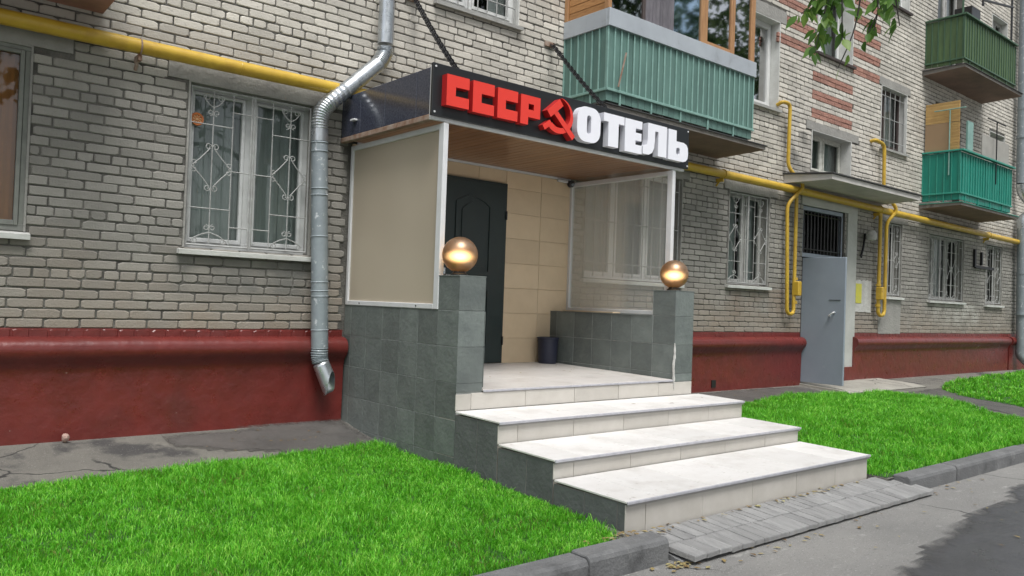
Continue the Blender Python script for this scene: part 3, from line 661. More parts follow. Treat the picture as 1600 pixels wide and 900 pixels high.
def ornate_grille(x0, x1, z0, z1, y, leafs=2, gap=.0):
    mb = MB(); W_ = (x1 - x0) / leafs; H = z1 - z0; r = .0055
    for l in range(leafs):
        a = x0 + W_ * l + .012; b = a + W_ - .024
        for (p, q) in (((a, y, z0), (a, y, z1)), ((b, y, z0), (b, y, z1)), ((a, y, z0 + .01), (b, y, z0 + .01)), ((a, y, z1 - .01), (b, y, z1 - .01))): mb.tube([p, q], .010, 5)
        fl = (l % 2 == 0)
        m1 = a + (b - a) * (.36 if fl else .64); m2 = a + (b - a) * (.68 if fl else .32)
        oe = a if fl else b; ie = b if fl else a
        mb.tube([(m1, y, z0), (m1, y, z1)], r, 5); mb.tube([(m2, y, z0), (m2, y, z1)], r, 5)
        for (u0, u1, fz) in ((oe, m2, .77), (m2, ie, .87), (m2, ie, .49), (oe, m2, .24), (m2, ie, .13)):
            mb.tube([(min(u0, u1), y, z0 + H * fz), (max(u0, u1), y, z0 + H * fz)], r, 5)
        hw = min(.165, abs(m2 - oe) * .46)
        diamond(mb, m1, z0 + H * .50, hw, hw * 1.05, y); heart(mb, m1, z0 + H * .09, hw * .95, .075, y, -1); heart(mb, m1, z0 + H * .88, hw * .55, .085, y, 1)
    return mb
def bar_grille(x0, x1, z0, z1, y, n, horiz=(.1, .5, .9), r=.008):
    mb = MB()
    for i in range(n + 1):
        x = x0 + (x1 - x0) * i / n; mb.tube([(x, y, z0), (x, y, z1)], r, 5)
    for fz in horiz: mb.tube([(x0, y, z0 + (z1 - z0) * fz), (x1, y, z0 + (z1 - z0) * fz)], r, 5)
    return mb
def curtain_mesh(x0, x1, z0, z1, y, amp=.025, wl=.12):
    n = max(6, int((x1 - x0) / wl * 6)); mb = MB(); vs = []
    ph = random.uniform(0, 6)
    for i in range(n + 1):
        x = x0 + (x1 - x0) * i / n; dy = amp * math.sin(2 * math.pi * (x - x0) / wl + ph) + amp * .5 * math.sin(2 * math.pi * (x - x0) / (wl * .43) + 1)
        vs += [(x, y + dy, z0), (x + random.uniform(-.006, .006), y + dy * .7, z1)]
    mb.add(vs, [(2 * i, 2 * i + 2, 2 * i + 3, 2 * i + 1) for i in range(n)]); return mb
def window(key, cas=(0, .5, 1), fmat='pvc', fw=.05, depth=.11, grille=None, gmat='grille', curtains=(), sill='white_plaster', reveal=None, label=None, glass='glass', transom=None, shear=.02):
    x0, x1, z0, z1 = WIN[key]; y0, y1 = depth, depth + .05; g = .003
    mb = MB(); xs = [x0 + g + (x1 - x0 - 2 * g) * c for c in cas]
    mb.box(x0 + g, x1 - g, y0, y1, z0 + g, z0 + fw * 1.3, .004); mb.box(x0 + g, x1 - g, y0, y1, z1 - fw, z1 - g, .004)
    for i, x in enumerate(xs):
        a, b = (x, x + fw) if i == 0 else ((x - fw, x) if i == len(xs) - 1 else (x - fw * .75, x + fw * .75))
        mb.box(a, b, y0 + .002, y1 - .002, z0 + fw, z1 - fw, .004)
    if transom: mb.box(x0 + fw + g, x1 - fw - g, y0 + .004, y1 - .004, z0 + (z1 - z0) * transom - .025, z0 + (z1 - z0) * transom + .025)
    win = mb.build('window', MAT[fmat], bld)
    if label: win['label'] = label
    for i in range(len(xs) - 1):
        a = xs[i] + (fw if i == 0 else fw * .75); b = xs[i + 1] - (fw if i == len(xs) - 2 else fw * .75)
        s = MB(); e = .032
        s.box(a + .003, a + e, y0 - .012, y1 - .01, z0 + fw + .003, z1 - fw - .003, .003); s.box(b - e, b - .003, y0 - .012, y1 - .01, z0 + fw + .003, z1 - fw - .003, .003)
        s.box(a + e, b - e, y0 - .012, y1 - .01, z0 + fw + .003, z0 + fw + e * 1.3, .003); s.box(a + e, b - e, y0 - .012, y1 - .01, z1 - fw - e, z1 - fw - .003, .003)
        s.build('sash', MAT[fmat], win)
        p = MB(); p.add([(a, y0 + .02, z0 + fw), (b, y0 + .02, z0 + fw), (b, y0 + .021, z1 - fw), (a, y0 + .021, z1 - fw)], [(0, 1, 2, 3)])
        p.build('pane', MAT[glass], win)
    r = MB(); d = 1.1; yb = y1 + .03   # the room behind
    r.add([(x0 - .3, yb, z0 - .4), (x1 + .3, yb, z0 - .4), (x1 + .3, yb, z1 + .15), (x0 - .3, yb, z1 + .15), (x0 - .3, yb + d, z0 - .4), (x1 + .3, yb + d, z0 - .4), (x1 + .3, yb + d, z1 + .15), (x0 - .3, yb + d, z1 + .15)],
          [(4, 5, 6, 7), (0, 4, 7, 3), (1, 2, 6, 5), (0, 1, 5, 4), (3, 7, 6, 2)])
    r.build('interior', MAT['interior'], win)
    for (c0, c1, mname) in curtains:
        curtain_mesh(x0 + (x1 - x0) * c0, x0 + (x1 - x0) * c1, z0 - .1, z1, yb + .05, .012, .15).build('curtain', MAT[mname], win)
    if grille == 'ornate': ornate_grille(x0 + .02, x1 - .02, z0 + .02, z1 - .03, .03, 2 if (x1 - x0) < 1.6 else 3).build('grille', MAT[gmat], win, smooth=True)
    elif grille: bar_grille(x0 + .03, x1 - .03, z0 + .03, z1 - .03, .04, grille, (.12, .5, .88)).build('grille', MAT[gmat], win, smooth=True)
    if sill:
        s = MB(); s.prism_x([(depth, z0 - .045), (-.06, z0 - .062), (-.065, z0 - .022), (depth, z0 - .002)], x0 - .05, x1 + .03); s.build('sill', MAT[sill], win, fixn=True)
    if reveal:
        s = MB(); s.box(x1 - .012, x1 + .004, -.004, depth - .002, z0, z1); s.box(x0 - .004, x0 + .012, -.004, depth - .002, z0, z1); s.box(x0 + .012, x1 - .012, -.004, depth - .002, z1 - .012, z1 + .004)
        s.build('reveal', MAT[reveal], win)
    return win
wf = window('first', (0, .5, 1), 'greypvc', .055, .12, 'ornate', 'grille', [(0.0, 1, 'curtain')], label='white double window with scrolled grey grille and an orange vent disc', reveal='plaster')
# orange vent disc on the left casement
vd = MB(); vd.lathe([(0.0, 0), (.040, 0), (.040, .010), (.056, .012), (.060, 0)], (0, 0, 0), 28)
vd.v = [(-1.495 + p[0], .085 - p[2], 2.985 + p[1]) for p in vd.v]; vd.f = [f[::-1] for f in vd.f]
vd.build('vent_disc', MAT['disc'], wf, smooth=True, fixn=True)
vd = MB()
for k in range(9):
    a = k * 2 * math.pi / 9; vd.add([(-1.495 + .040 * math.cos(a + t), .080, 2.985 + .040 * math.sin(a + t)) for t in (0, .4)] + [(-1.495 + .012 * math.cos(a + .5), .080, 2.985 + .012 * math.sin(a + .5))], [(0, 1, 2)])
vd.lathe([(0.0, 0), (.012, 0)], (0, 0, 0), 8); vd.v[-16:] = [(-1.495 + p[0], .080, 2.985 + p[1]) for p in vd.v[-16:]]
vd.build('vent_blade', MAT['disccentre'], wf)
window('edge', (0, .5, 1), 'olive_frame', .045, .012, None, 'darkframe', [(.0, 1, 'curtain_orange')], label='window cut by the left edge with an orange curtain', reveal='plaster')
window('porch', (0, .33, .66, 1), 'pvc', .05, .12, 10, 'grille', [(0, 1, 'curtain')], reveal='plaster', label='wide barred window behind the clear porch screen')
window('second', (0, .55, 1), 'old_frame', .045, .15, 'ornate', 'grille_white', [(0.0, .5, 'curtain'), (.6, 1, 'curtain')], reveal='plaster', label='double window with white scrolled grille left of the yellow riser pipe')
window('a', (0, .6, 1), 'old_frame', .04, .15, 'ornate', 'grille_white', [(0, 1, 'interior')], reveal='plaster', label='narrow barred window right of the second yellow riser pipe')
window('b', (0, .28, .66, 1), 'old_frame', .04, .15, 'ornate', 'grille_white', [(.28, .66, 'curtain_white')], reveal='plaster', label='wide barred window with white blinds under the emerald balcony')
window('c', (0, .45, 1), 'old_frame', .04, .15, 'ornate', 'grille_white', [(0, 1, 'interior')], reveal='plaster', label='barred window nearest the far drainpipe')
window('d', (0, .5, 1), 'pvc', .05, .14, 8, 'grille', [(0, 1, 'curtain')], reveal='plaster')
window('up', (0, .42, 1), 'pvc', .06, .1, 8, 'grille_white', [(0, .45, 'curtain_white'), (.75, 1, 'curtain_white')], sill='old_frame', reveal='white_plaster', label='upper window with white bars above the sign')
window('bal', (0, .6, 1), 'pvc', .06, .14, None, curtains=[(0, 1, 'curtain')], sill=None)
window('upc', (0, .5, 1), 'pvc', .07, .16, None, curtains=[(.1, 1, 'interior')], sill='old_frame', reveal='white_plaster', glass='mirror', label='upper window with white reveal right of the glazed balcony')
window('upd', (0, .28, 1), 'darkframe', .06, .14, 5, 'grille', [(.2, 1, 'curtain')], sill='old_frame', reveal='white_plaster', label='brown framed barred window over the yellow hooked pipe')
window('stair', (0, .5, 1), 'pale_frame', .06, .2, None, curtains=[(0, 1, 'curtain')], sill=None, reveal='white_plaster', label='low staircase window above the concrete canopy')
window('stair2', (0, .45, 1), 'pvc', .06, .26, None, curtains=[(0, 1, 'curtain')], sill='darkframe', reveal='white_plaster', label='staircase window behind the hanging birch leaves')
window('third', (0, .5, 1), 'pvc', .06, .14, None, curtains=[(0, 1, 'curtain_white')], sill='darkframe', reveal='white_plaster')
for kk in ('b2', 'b3'): window(kk, (0, .5, 1), 'old_frame', .07, .14, None, curtains=[(0, 1, 'curtain_white')], sill=None)
for kk in ('e2', 'e3'): window(kk, (0, .5, 1), 'old_frame', .07, .14, None, curtains=[(0, 1, 'curtain')], sill='darkframe', reveal='white_plaster')

# ------------------------------------------------------------------ balconies (parts of the building)
def balcony(x0, x1, d, zu, zrail, ztop, pmat, rmat, under, pitch, label, overhang=.10, ribr=.011):
    s = MB(); th = .13
    s.add([(x0 - overhang, .0, zu), (x1 + overhang * 2.4, .0, zu), (x1 + overhang * 2.4, -d - .06, zu + .03), (x0 - overhang, -d - .06, zu + .03),
           (x0 - overhang, .0, zu + th), (x1 + overhang * 2.4, .0, zu + th), (x1 + overhang * 2.4, -d - .06, zu + .085), (x0 - overhang, -d - .06, zu + .085)],
          [(0, 1, 2, 3), (4, 7, 6, 5), (0, 4, 5, 1), (1, 5, 6, 2), (2, 6, 7, 3), (3, 7, 4, 0)])
    b = s.build('balcony', [MAT['slabconc'], MAT[under]], bld, fixn=True)
    for p in b.data.polygons:
        if p.normal.z < -.7: p.material_index = 1
    b['label'] = label
    f = MB(); f.box(x0 - overhang - .02, x1 + overhang * 2.4 + .02, -d - .085, -d - .062, zu + .08, zu + .092); f.box(x0 - overhang - .025, x0 - overhang - .002, -d - .085, -.01, zu + .08, zu + .092)
    f.build('drip_edge', MAT['roofing'] if rmat != 'emerib' else MAT['emerib'], b)
    zb = zu + .15
    def side(axis, a, b_, fixed):
        n = max(1, round((b_ - a) / pitch)); stp = (b_ - a) / n
        for i in range(n):
            u0 = a + stp * i; rnd = random.uniform(-.003, .003)
            if axis == 'x': piece('panel', ((u0 + stp / 2), fixed + rnd, (zb + ztop) / 2), (stp - .006, .012, ztop - zb), MAT[pmat], b, .003)
            else: piece('panel', (fixed + rnd, (u0 + stp / 2), (zb + ztop) / 2), (.012, stp - .006, ztop - zb), MAT[pmat], b, .003)
        rib = MB()
        for i in range(n + 1):
            u0 = a + stp * i
            if axis == 'x': rib.box(u0 - ribr, u0 + ribr, fixed - .022 - (.0), fixed - .007, zrail - .01, ztop - .005, .003)
            else: rib.box(fixed - .022, fixed - .007, u0 - ribr, u0 + ribr, zrail - .01, ztop - .005, .003)
            if i % 5 == 2:
                if axis == 'x': rib.box(u0 - ribr, u0 + ribr, fixed - .024, fixed - .008, zu + .1, zrail - .02)
                else: rib.box(fixed - .024, fixed - .008, u0 - ribr, u0 + ribr, zu + .1, zrail - .02)
        rib.build('baluster', MAT[rmat], b)
    side('x', x0, x1, -d + .02); side('y', -d + .03, -.01, x0 + .015)
    piece('panel', (x1 - .015, -d / 2, (zb + ztop) / 2), (.012, d - .06, ztop - zb), MAT[pmat], b, .003)
    rl = MB(); rl.box(x0 - .012, x1 + .012, -d - .018, -d + .012, zrail - .028, zrail + .004, .004); rl.box(x0 - .02, x0 + .008, -d + .014, 0, zrail - .028, zrail + .004, .004)
    rl.build('rail', MAT[rmat], b)
    return b
b1 = balcony(2.885, 5.845, .757, 3.70, 3.99, 4.73, 'teal', 'tealrib', 'slabunder', .112, 'faded teal corrugated balcony with grey band and wood framed glazing above the sign')
bd = MB(); bd.box(2.865, 5.865, -.782, -.735, 4.72, 4.93, .004); bd.box(2.865, 2.91, -.734, -.002, 4.72, 4.93, .004); bd.box(5.82, 5.865, -.734, -.002, 4.72, 4.93, .004)
bd.build('metal_band', MAT['band'], b1)
for i in range(13):   # wood boarded end
    piece('board', (2.90, -.38, 4.975 + i * .09), (.022, .62, .084), MAT['wood'], b1, .003)
for (yy, ww) in ((-.72, .07), (-.035, .06)):
    mb = MB(); mb.box(2.868, 2.925, yy - ww / 2, yy + ww / 2, 4.932, 6.2, .004); mb.build('post', MAT['woodv'], b1)
for xx, ww, mt_ in ((3.50, .045, 'darkframe'), (4.69, .14, 'woodv'), (5.325, .085, 'woodv'), (5.80, .09, 'woodv')):
    mb = MB(); mb.box(xx - ww / 2, xx + ww / 2, -.755, -.70, 4.932, 6.2, .004); mb.build('post', MAT[mt_], b1)
mb = MB(); mb.box(4.765, 5.28, -.75, -.705, 4.932, 4.985, .004); mb.build('sash_rail', MAT['woodv'], b1)
for a, b_, g in ((2.93, 3.47, 'glass'), (4.07, 4.615, 'bluefilm'), (4.765, 5.28, 'mirror'), (5.37, 5.75, 'mirror')):
    mb = MB(); z0_ = 4.932 if g == 'glass' or a < 4.5 or a > 5.3 else 4.986
    mb.box(a, b_, -.732, -.726, z0_, 6.2); mb.build('pane', MAT[g], b1)
mb = curtain_mesh(3.53, 4.065, 4.90, 6.2, -.745, .012, .16); mb.build('hanging_sheet', MAT['cloth'], b1)
mb = MB()   # pale folded thing on the glazed sill, a white net bundle
for k in range(4): mb.tube(bezier([(3.16 + k * .07, -.60, 4.86), (3.20 + k * .055, -.62, 4.98), (3.26 + k * .05, -.6, 5.06 - k * .012), (3.3 + k * .045, -.58, 5.0)], 4), [.02] * 13, 6)
mb.build('hanging_cloth', MAT['curtain_white'], b1, smooth=True)
mb = MB(); mb.box(2.93, 5.8, -.69, -.02, 6.2, 6.26); mb.build('balcony_roof', MAT['slabconc'], b1)
mb = MB(); mb.add([(2.95, -.62, 4.1), (3.04, -.77, 4.1), (3.16, -.785, 4.60), (3.14, -.785, 4.60)], [(0, 1, 2, 3)])
mb = MB(); mb.tube([(3.03, -.80, 4.02), (3.15, -.80, 4.45)], .010, 4); mb.build('wood_slat', MAT['rust'], b1)
b2 = balcony(13.03, 15.78, .74, 3.65, 3.95, 4.76, 'emerald', 'emerib', 'slabunder', .13, 'bright emerald balcony with boarded screens on the second storey')
b3 = balcony(13.03, 15.80, .755, 6.38, 6.63, 7.47, 'darkgreen', 'darkrib', 'slabunder', .13, 'dark green balcony on the third storey')
b4 = balcony(-5.6, -2.46, .80, 3.70, 3.95, 4.75, 'teal', 'tealrib', 'pinkunder', .12, 'balcony at the top left corner with pinkish underside', .06)
for bb, mt_ in ((b2, 'emerib'), (b3, 'darkrib')):
    mb = MB(); zt = 4.77 if bb is b2 else 7.48
    mb.box(13.0, 15.83, -.80, -.72, zt, zt + .035, .004); mb.box(13.0, 13.07, -.718, 0, zt, zt + .035, .004); mb.build('handrail', MAT[mt_], bb)
# screens and racks on the emerald balcony
for i in range(8): piece('screen_board', (13.07, -.36, 5.40 + i * .052), (.02, .66, .05), MAT['boardyellow'], b2, .003)
for i in range(11): piece('screen_board', (13.075, -.60, 4.82 + i * .052), (.02, .18, .05), MAT['boardyellow'], b2, .003)
mb = MB(); mb.box(13.06, 13.08, -.505, -.03, 4.81, 5.37); mb.build('plywood_sheet', MAT['ply'], b2)
mb = MB(); mb.box(13.35, 13.62, -.74, -.70, 4.80, 5.42, .004); mb.build('teal_screen', MAT['tealrib'], b2)
mb = MB(); mb.box(14.2, 15.70, -.70, -.68, 4.80, 5.30, .004); mb.build('grey_sheet', MAT['greysheet'], b2)
for px_, py_ in ((13.02, -.52), (14.75, -.78)):
    mb = MB(); mb.tube([(px_, py_, 4.3), (px_, py_, 5.62)], .012, 6); mb.tube([(px_, py_ - .30, 5.62), (px_, py_ + .30, 5.62)] if px_ < 14 else [(px_ - .5, py_, 5.62), (px_ + .5, py_, 5.62)], .012, 6); mb.build('clothes_rack', MAT['tealrib'] if px_ < 14 else MAT['chain'], b2)
# things on the dark green balcony
mb = MB(); mb.box(13.9, 14.35, -.55, -.2, 7.0, 7.95, .01); mb.build('dark_cabinet', MAT['black'], b3)
mb = MB(); mb.tube([(13.95, -.74, 7.9), (13.95, -.74, 8.02), (15.6, -.74, 8.3)], .025, 6); mb.tube([(15.55, -.74, 7.5), (15.55, -.74, 9.4)], .022, 6); mb.build('awning_frame', MAT['black'], b3)
mb = MB(); mb.tube([(13.06, -.70, 7.5), (13.06, -.70, 9.0)], .02, 6); mb.build('post', MAT['darkrib'], b3)

# ------------------------------------------------------------------ second entrance
de = MB(); de.box(8.545, 8.585, -.77, -.004, .29, 2.37, .006)
d2 = de.build('entrance_door', MAT['steeldoor'], bld); d2['label'] = 'grey blue steel door standing open against the yellow riser'
mb = MB(); mb.tube(rounded([(8.545, -.60, 1.47), (8.50, -.60, 1.47), (8.50, -.52, 1.41), (8.545, -.52, 1.41)], .02, 3), .012, 6); mb.build('handle', MAT['alu'], d2)
mb = MB(); mb.box(8.536, 8.5445, -.70, -.5, 1.67, 1.675); mb.build('letter_slot', MAT['black'], d2)
tb = MB(); tb.box(8.553, 9.947, .04, .10, 2.40, 2.47, .004); tb.box(8.553, 9.947, .04, .10, 3.20, 3.267, .004); tb.box(8.553, 8.62, .042, .098, 2.47, 3.20); tb.box(9.88, 9.947, .042, .098, 2.47, 3.20)
tw = tb.build('transom_window', MAT['steeldoor'], bld)
bar_grille(8.63, 9.87, 2.48, 3.19, .035, 11, (.08, .92), .011).build('grille', MAT['black'], tw)
mb = MB(); mb.add([(8.62, .08, 2.47), (9.88, .08, 2.47), (9.88, .08, 3.2), (8.62, .08, 3.2)], [(0, 1, 2, 3)]); mb.build('pane', MAT['darkglass'], tw)
mb = MB(); mb.box(8.3, 10.2, .43, 1.6, -.1, 3.4); mb.f = [f for i, f in enumerate(mb.f) if i != 2]; mb.build('entrance_interior', MAT['interior'], bld)
mb = MB(); mb.add([(8.55, .30, .25), (9.95, .30, .25), (9.95, .30, 2.4), (8.55, .30, 2.4)], [(0, 1, 2, 3)]); mb.build('inner_door', MAT['darkframe'], bld)
mb = MB(); mb.box(9.953, 10.32, -.06, -.023, .22, .50); mb.build('surround_base', MAT['plinth'], bld)
cp = MB(); cp.add([(7.9, 0, 3.56), (11.3, 0, 3.56), (11.0, -.85, 3.545), (7.9, -.85, 3.545), (7.9, 0, 3.70), (11.3, 0, 3.70), (11.0, -.85, 3.625), (7.9, -.85, 3.625)], [(0, 1, 2, 3), (4, 7, 6, 5), (0, 4, 5, 1), (1, 5, 6, 2), (2, 6, 7, 3), (3, 7, 4, 0)])
cn = cp.build('entrance_canopy', MAT['canopyconc'], bld, fixn=True)
mb = MB(); mb.add([(7.87, 0, 3.705), (11.33, 0, 3.705), (11.02, -.88, 3.63), (7.87, -.88, 3.63), (7.87, 0, 3.725), (11.33, 0, 3.725), (11.02, -.88, 3.65), (7.87, -.88, 3.65)], [(0, 3, 2, 1), (4, 5, 6, 7), (0, 1, 5, 4), (1, 2, 6, 5), (2, 3, 7, 6), (3, 0, 4, 7)]); mb.build('roofing_sheet', MAT['roofing'], cn, fixn=True)
ds = MB(); ds.prism_x([(0.0, .10), (-.88, .08), (-.92, .19), (-.7, .225), (0.0, .262)], 8.50, 11.3)
ds.build('doorstep', MAT['concrete'], bld, fixn=True)

# ------------------------------------------------------------------ hotel porch
por = thing('entrance_porch', 'hotel entrance porch with grey tiled sides, cream steps and dark flat canopy', 'porch', (1.5, -1.0, 0))
STEP = [(-1.935, -2.50, .530), (-2.50, -3.13, .352), (-3.13, -3.81, .204)]   # back y, front y, tread height
XR = 3.20; LZ = .705
def tile_x(parent, face, x, y0, y1, z0, z1, mat='slate'):
    if y1 - y0 < .02 or z1 - z0 < .02: return
    t = .0045; piece('tile', (x + face * t / 2 + random.uniform(-.001, .001), (y0 + y1) / 2, (z0 + z1) / 2), (t, y1 - y0 - .006, z1 - z0 - .006), MAT[mat], parent, .0015)
def tile_y(parent, y, x0, x1, z0, z1, mat='slate', name='tile'):
    if x1 - x0 < .02 or z1 - z0 < .02: return
    t = .008; piece(name, ((x0 + x1) / 2, y - t / 2 + random.uniform(-.001, .001), (z0 + z1) / 2), (x1 - x0 - .004, t, z1 - z0 - .004), MAT[mat], parent, .0015)
rows = [1.362, 1.062, .762, .462, .162, -.138]
cols = [-1.935 + .30 * i for i in range(7)] + [0.0]; cols[-2] = min(cols[-2], -.05)
# left side wall and pillar
mb = MB(); mb.box(.008, .28, -1.62, -.002, -.12, 1.358); sw = mb.build('side_wall', MAT['grout'], por)
mb = MB(); mb.box(.008, .272, -1.927, -1.622, -.12, 1.645); lp = mb.build('pillar', MAT['grout'], por)
for j in range(5):
    z1_, z0_ = rows[j], max(rows[j + 1], -.10)
    for i in range(len(cols) - 1):
        tile_x(lp if i == 0 else sw, -1, .008, cols[i], cols[i + 1], z0_, z1_)
tile_x(lp, -1, .008, -1.935, -1.630, 1.362, 1.65)
for i in range(len(cols) - 1): tile_x(sw, 1, .28, cols[i], cols[i + 1], 1.062, 1.362); tile_x(sw, 1, .28, cols[i], cols[i + 1], .72, 1.062)
for (a, b_) in ((1.65, 1.362), (1.362, 1.062), (1.062, .762), (.762, .69)): tile_y(lp, -1.927, 0.0, .274, b_, a)
tile_x(lp, 1, .272, -1.935, -1.63, 1.362, 1.65); tile_x(lp, 1, .272, -1.935, -1.63, 1.062, 1.362); tile_x(lp, 1, .272, -1.935, -1.63, .71, 1.062)
mb = MB(); mb.box(-.002, .276, -1.937, -1.618, 1.646, 1.654, .002); mb.build('cap_tile', MAT['slate'], lp)
mb = MB(); mb.box(.0, .29, -1.616, -.002, 1.3585, 1.3625); mb.build('cap_tile', MAT['slate'], sw)
# right parapet and pillar
mb = MB(); mb.box(2.798, 3.092, -1.62, -.002, -.12, 1.356); rp = mb.build('parapet', MAT['grout'], por)
mb = MB(); mb.box(2.80, 3.092, -1.927, -1.622, -.12, 1.622); rpl = mb.build('pillar', MAT['grout'], por)
for i in range(len(cols) - 1):
    par = rpl if i == 0 else rp
    for (a, b_) in ((1.36, 1.06), (1.06, .762), (.762, .70)): tile_x(par, -1, .0 + 2.798 if i else 2.80, cols[i], cols[i + 1], b_, a)
    for (a, b_) in ((1.36, 1.06), (1.06, .762), (.762, .462), (.462, .1)): tile_x(par, 1, 3.092, cols[i], cols[i + 1], b_, a)
tile_x(rpl, -1, 2.80, -1.935, -1.63, 1.36, 1.627); tile_x(rpl, 1, 3.092, -1.935, -1.63, 1.36, 1.627)
for (a, b_) in ((1.627, 1.36), (1.36, 1.06), (1.06, .762), (.762, .68)): tile_y(rpl, -1.927, 2.795, 3.10, b_, a)
mb = MB(); mb.box(2.79, 3.102, -1.937, -1.618, 1.623, 1.631, .002); mb.build('cap_tile', MAT['slate'], rpl)
mb = MB(); mb.box(2.785, 3.10, -1.616, -.002, 1.3565, 1.3605); mb.build('cap_tile', MAT['slate'], rp)
# white grout drips at the right pillar's arris
mb = MB(); mb.tube(bezier([(2.794, -1.938, 1.08), (2.797, -1.939, .95), (2.784, -1.938, .86), (2.79, -1.939, .74), (2.80, -1.94, .60)], 5), [.005, .006, .01, .012, .009, .012, .015, .011, .013, .012, .014, .012, .01, .012, .011, .012, .016, .012, .008, .006, .004][:21], 5)
mb.build('grout_smear', MAT['whitepaint'], rpl, smooth=True)
# landing
mb = MB(); mb.box(.284, 2.786, -1.917, -.002, -.12, .672); mb.box(.005, .28, -1.9265, -1.70, -.1, .671); mb.box(2.80, 3.09, -1.9265, -1.70, -.1, .671); ld = mb.build('landing', MAT['step_grout'], por)
SL = .018
def floor_tile(parent, x0, x1, y0, y1, ztop_back, slope, nm='floor_tile', mat='floor_tile'):
    o = piece(nm, ((x0 + x1) / 2, (y0 + y1) / 2, 0), (x1 - x0 - .005, y1 - y0 - .005, .014), MAT[mat], parent, .002)
    o.rotation_euler = (slope, random.uniform(-.0008, .0008), 0)
    zc = ztop_back - (y1 - y0) / 2 * math.sin(slope) - .007; o.location.z = zc - W[parent].z; return o
xsL = [.284, .76, 1.36, 1.96, 2.56, 2.786]; ysL = [-1.93, -1.32, -.72, -.12, -.004]
for i in range(5):
    for j in range(4): floor_tile(ld, xsL[i], xsL[i + 1], ysL[j], ysL[j + 1], LZ + .034 + ysL[j + 1] * SL, SL)
jx = [0.0, .16, .76, 1.36, 1.96, 2.56, 3.10]
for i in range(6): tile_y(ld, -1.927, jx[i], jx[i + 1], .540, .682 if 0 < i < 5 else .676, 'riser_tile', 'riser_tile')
mb = MB(); mb.box(.284, 2.79, -1.945, -1.9315, .683, .700, .003); mb.build('nosing', MAT['nosing'], ld)
for n_, (yb, yf, zt) in enumerate(STEP):
    mb = MB(); mb.box(.006, XR - .006, yf + .012, yb + .0, -.15, zt - .02); st = mb.build('step', MAT['step_grout'], por)
    zb = STEP[n_ + 1][2] if n_ < 2 else .0
    jt = [-.008, .20, .81, 1.42, 2.03, 2.64, XR + .006]
    tx = [-.008, .30, .90, 1.50, 2.10, 2.70, XR + .008]
    for i in range(6):
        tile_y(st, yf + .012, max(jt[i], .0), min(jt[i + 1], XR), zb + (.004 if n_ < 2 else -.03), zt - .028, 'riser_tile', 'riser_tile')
        floor_tile(st, tx[i], tx[i + 1], yf - .012, yb - .010, zt + .010, SL, 'tread_tile', 'step_tile')
    mb = MB(); mb.box(-.009, XR + .009, yf - .026, yf - .0135, zt - .022, zt - .001, .003); mb.build('nosing', MAT['nosing'], st)
    mb = MB(); mb.box(-.003, XR + .002, yf - .016, yf - .003, zt - .037, zt - .0265); mb.build('nosing_edge', MAT['black_edge'], st)
    # tiled flanks
    for (xf, fc) in ((.006, -1), (XR - .006, 1)):
        ys = sorted({yf + .006, yb - .001} | {c for c in (-2.235, -2.535, -2.835, -3.135, -3.435, -3.735) if yf + .05 < c < yb - .05})
        for a, b_ in zip(ys[:-1], ys[1:]):
            tile_x(st, fc, xf, a, b_, -.10, zt - .02, 'slate_cement')
# back wall: beige tiles around a dark door
mb = MB(); mb.box(.02, 3.095, -.012, .012, .66, 2.985); bw = mb.build('back_wall', MAT['beige_grout'], por)
zs_ = [.735 + .292 * i for i in range(8)] + [2.975]
for j in range(8):
    for a, b_ in ((.30, .62), (.62, 1.07), (2.03, 2.575), (2.575, 3.09)): tile_y(bw, -.012, a, b_, zs_[j], zs_[j + 1], 'beige_tile')
for a, b_ in ((1.07, 1.62), (1.62, 2.03)): tile_y(bw, -.012, a, b_, 2.83, 2.975, 'beige_tile')
dm = MB(); dm.box(1.085, 2.005, -.05, -.022, .745, 2.80, .004); dr = dm.build('door', MAT['door'], por); dr['label'] = 'dark green steel door with a raised arched panel'
fr = MB(); fr.box(1.065, 1.084, -.045, -.0205, .742, 2.82); fr.box(2.006, 2.024, -.045, -.0205, .742, 2.82); fr.box(1.084, 2.006, -.045, -.0205, 2.801, 2.82); fr.build('door_frame', MAT['door'], dr)
def arch(x0, x1, z0, z1, rise, n=10):
    return [(x0, z0), (x1, z0), (x1, z1)] + [(x1 + (x0 - x1) * i / n, z1 + rise * math.sin(math.pi * i / n)) for i in range(1, n)] + [(x0, z1)]
for (x0_, x1_, z0_, z1_, rs) in ((1.29, 1.80, 1.75, 2.55, .09), (1.29, 1.80, .92, 1.60, .0)):
    pm = MB(); o_ = arch(x0_, x1_, z0_, z1_, rs); i_ = arch(x0_ + .035, x1_ - .035, z0_ + .035, z1_ - .03, rs)
    pm.prism_y(o_, [i_], -.062, -.0495); pm.prism_y(arch(x0_ + .085, x1_ - .085, z0_ + .085, z1_ - .08, rs), [], -.060, -.0495)
    pm.build('door_panel', MAT['door'], dr)
for zz in (1.0, 2.45):
    mb = MB(); mb.tube([(2.012, -.058, zz - .05), (2.012, -.058, zz + .05)], .011, 8); mb.build('hinge', MAT['black'], dr)
mb = MB(); mb.tube(rounded([(1.15, -.052, 1.72), (1.15, -.10, 1.72), (1.26, -.10, 1.72)], .02, 3), .01, 6); mb.box(1.125, 1.175, -.056, -.0505, 1.60, 1.80); mb.build('handle', MAT['zinc'], dr)
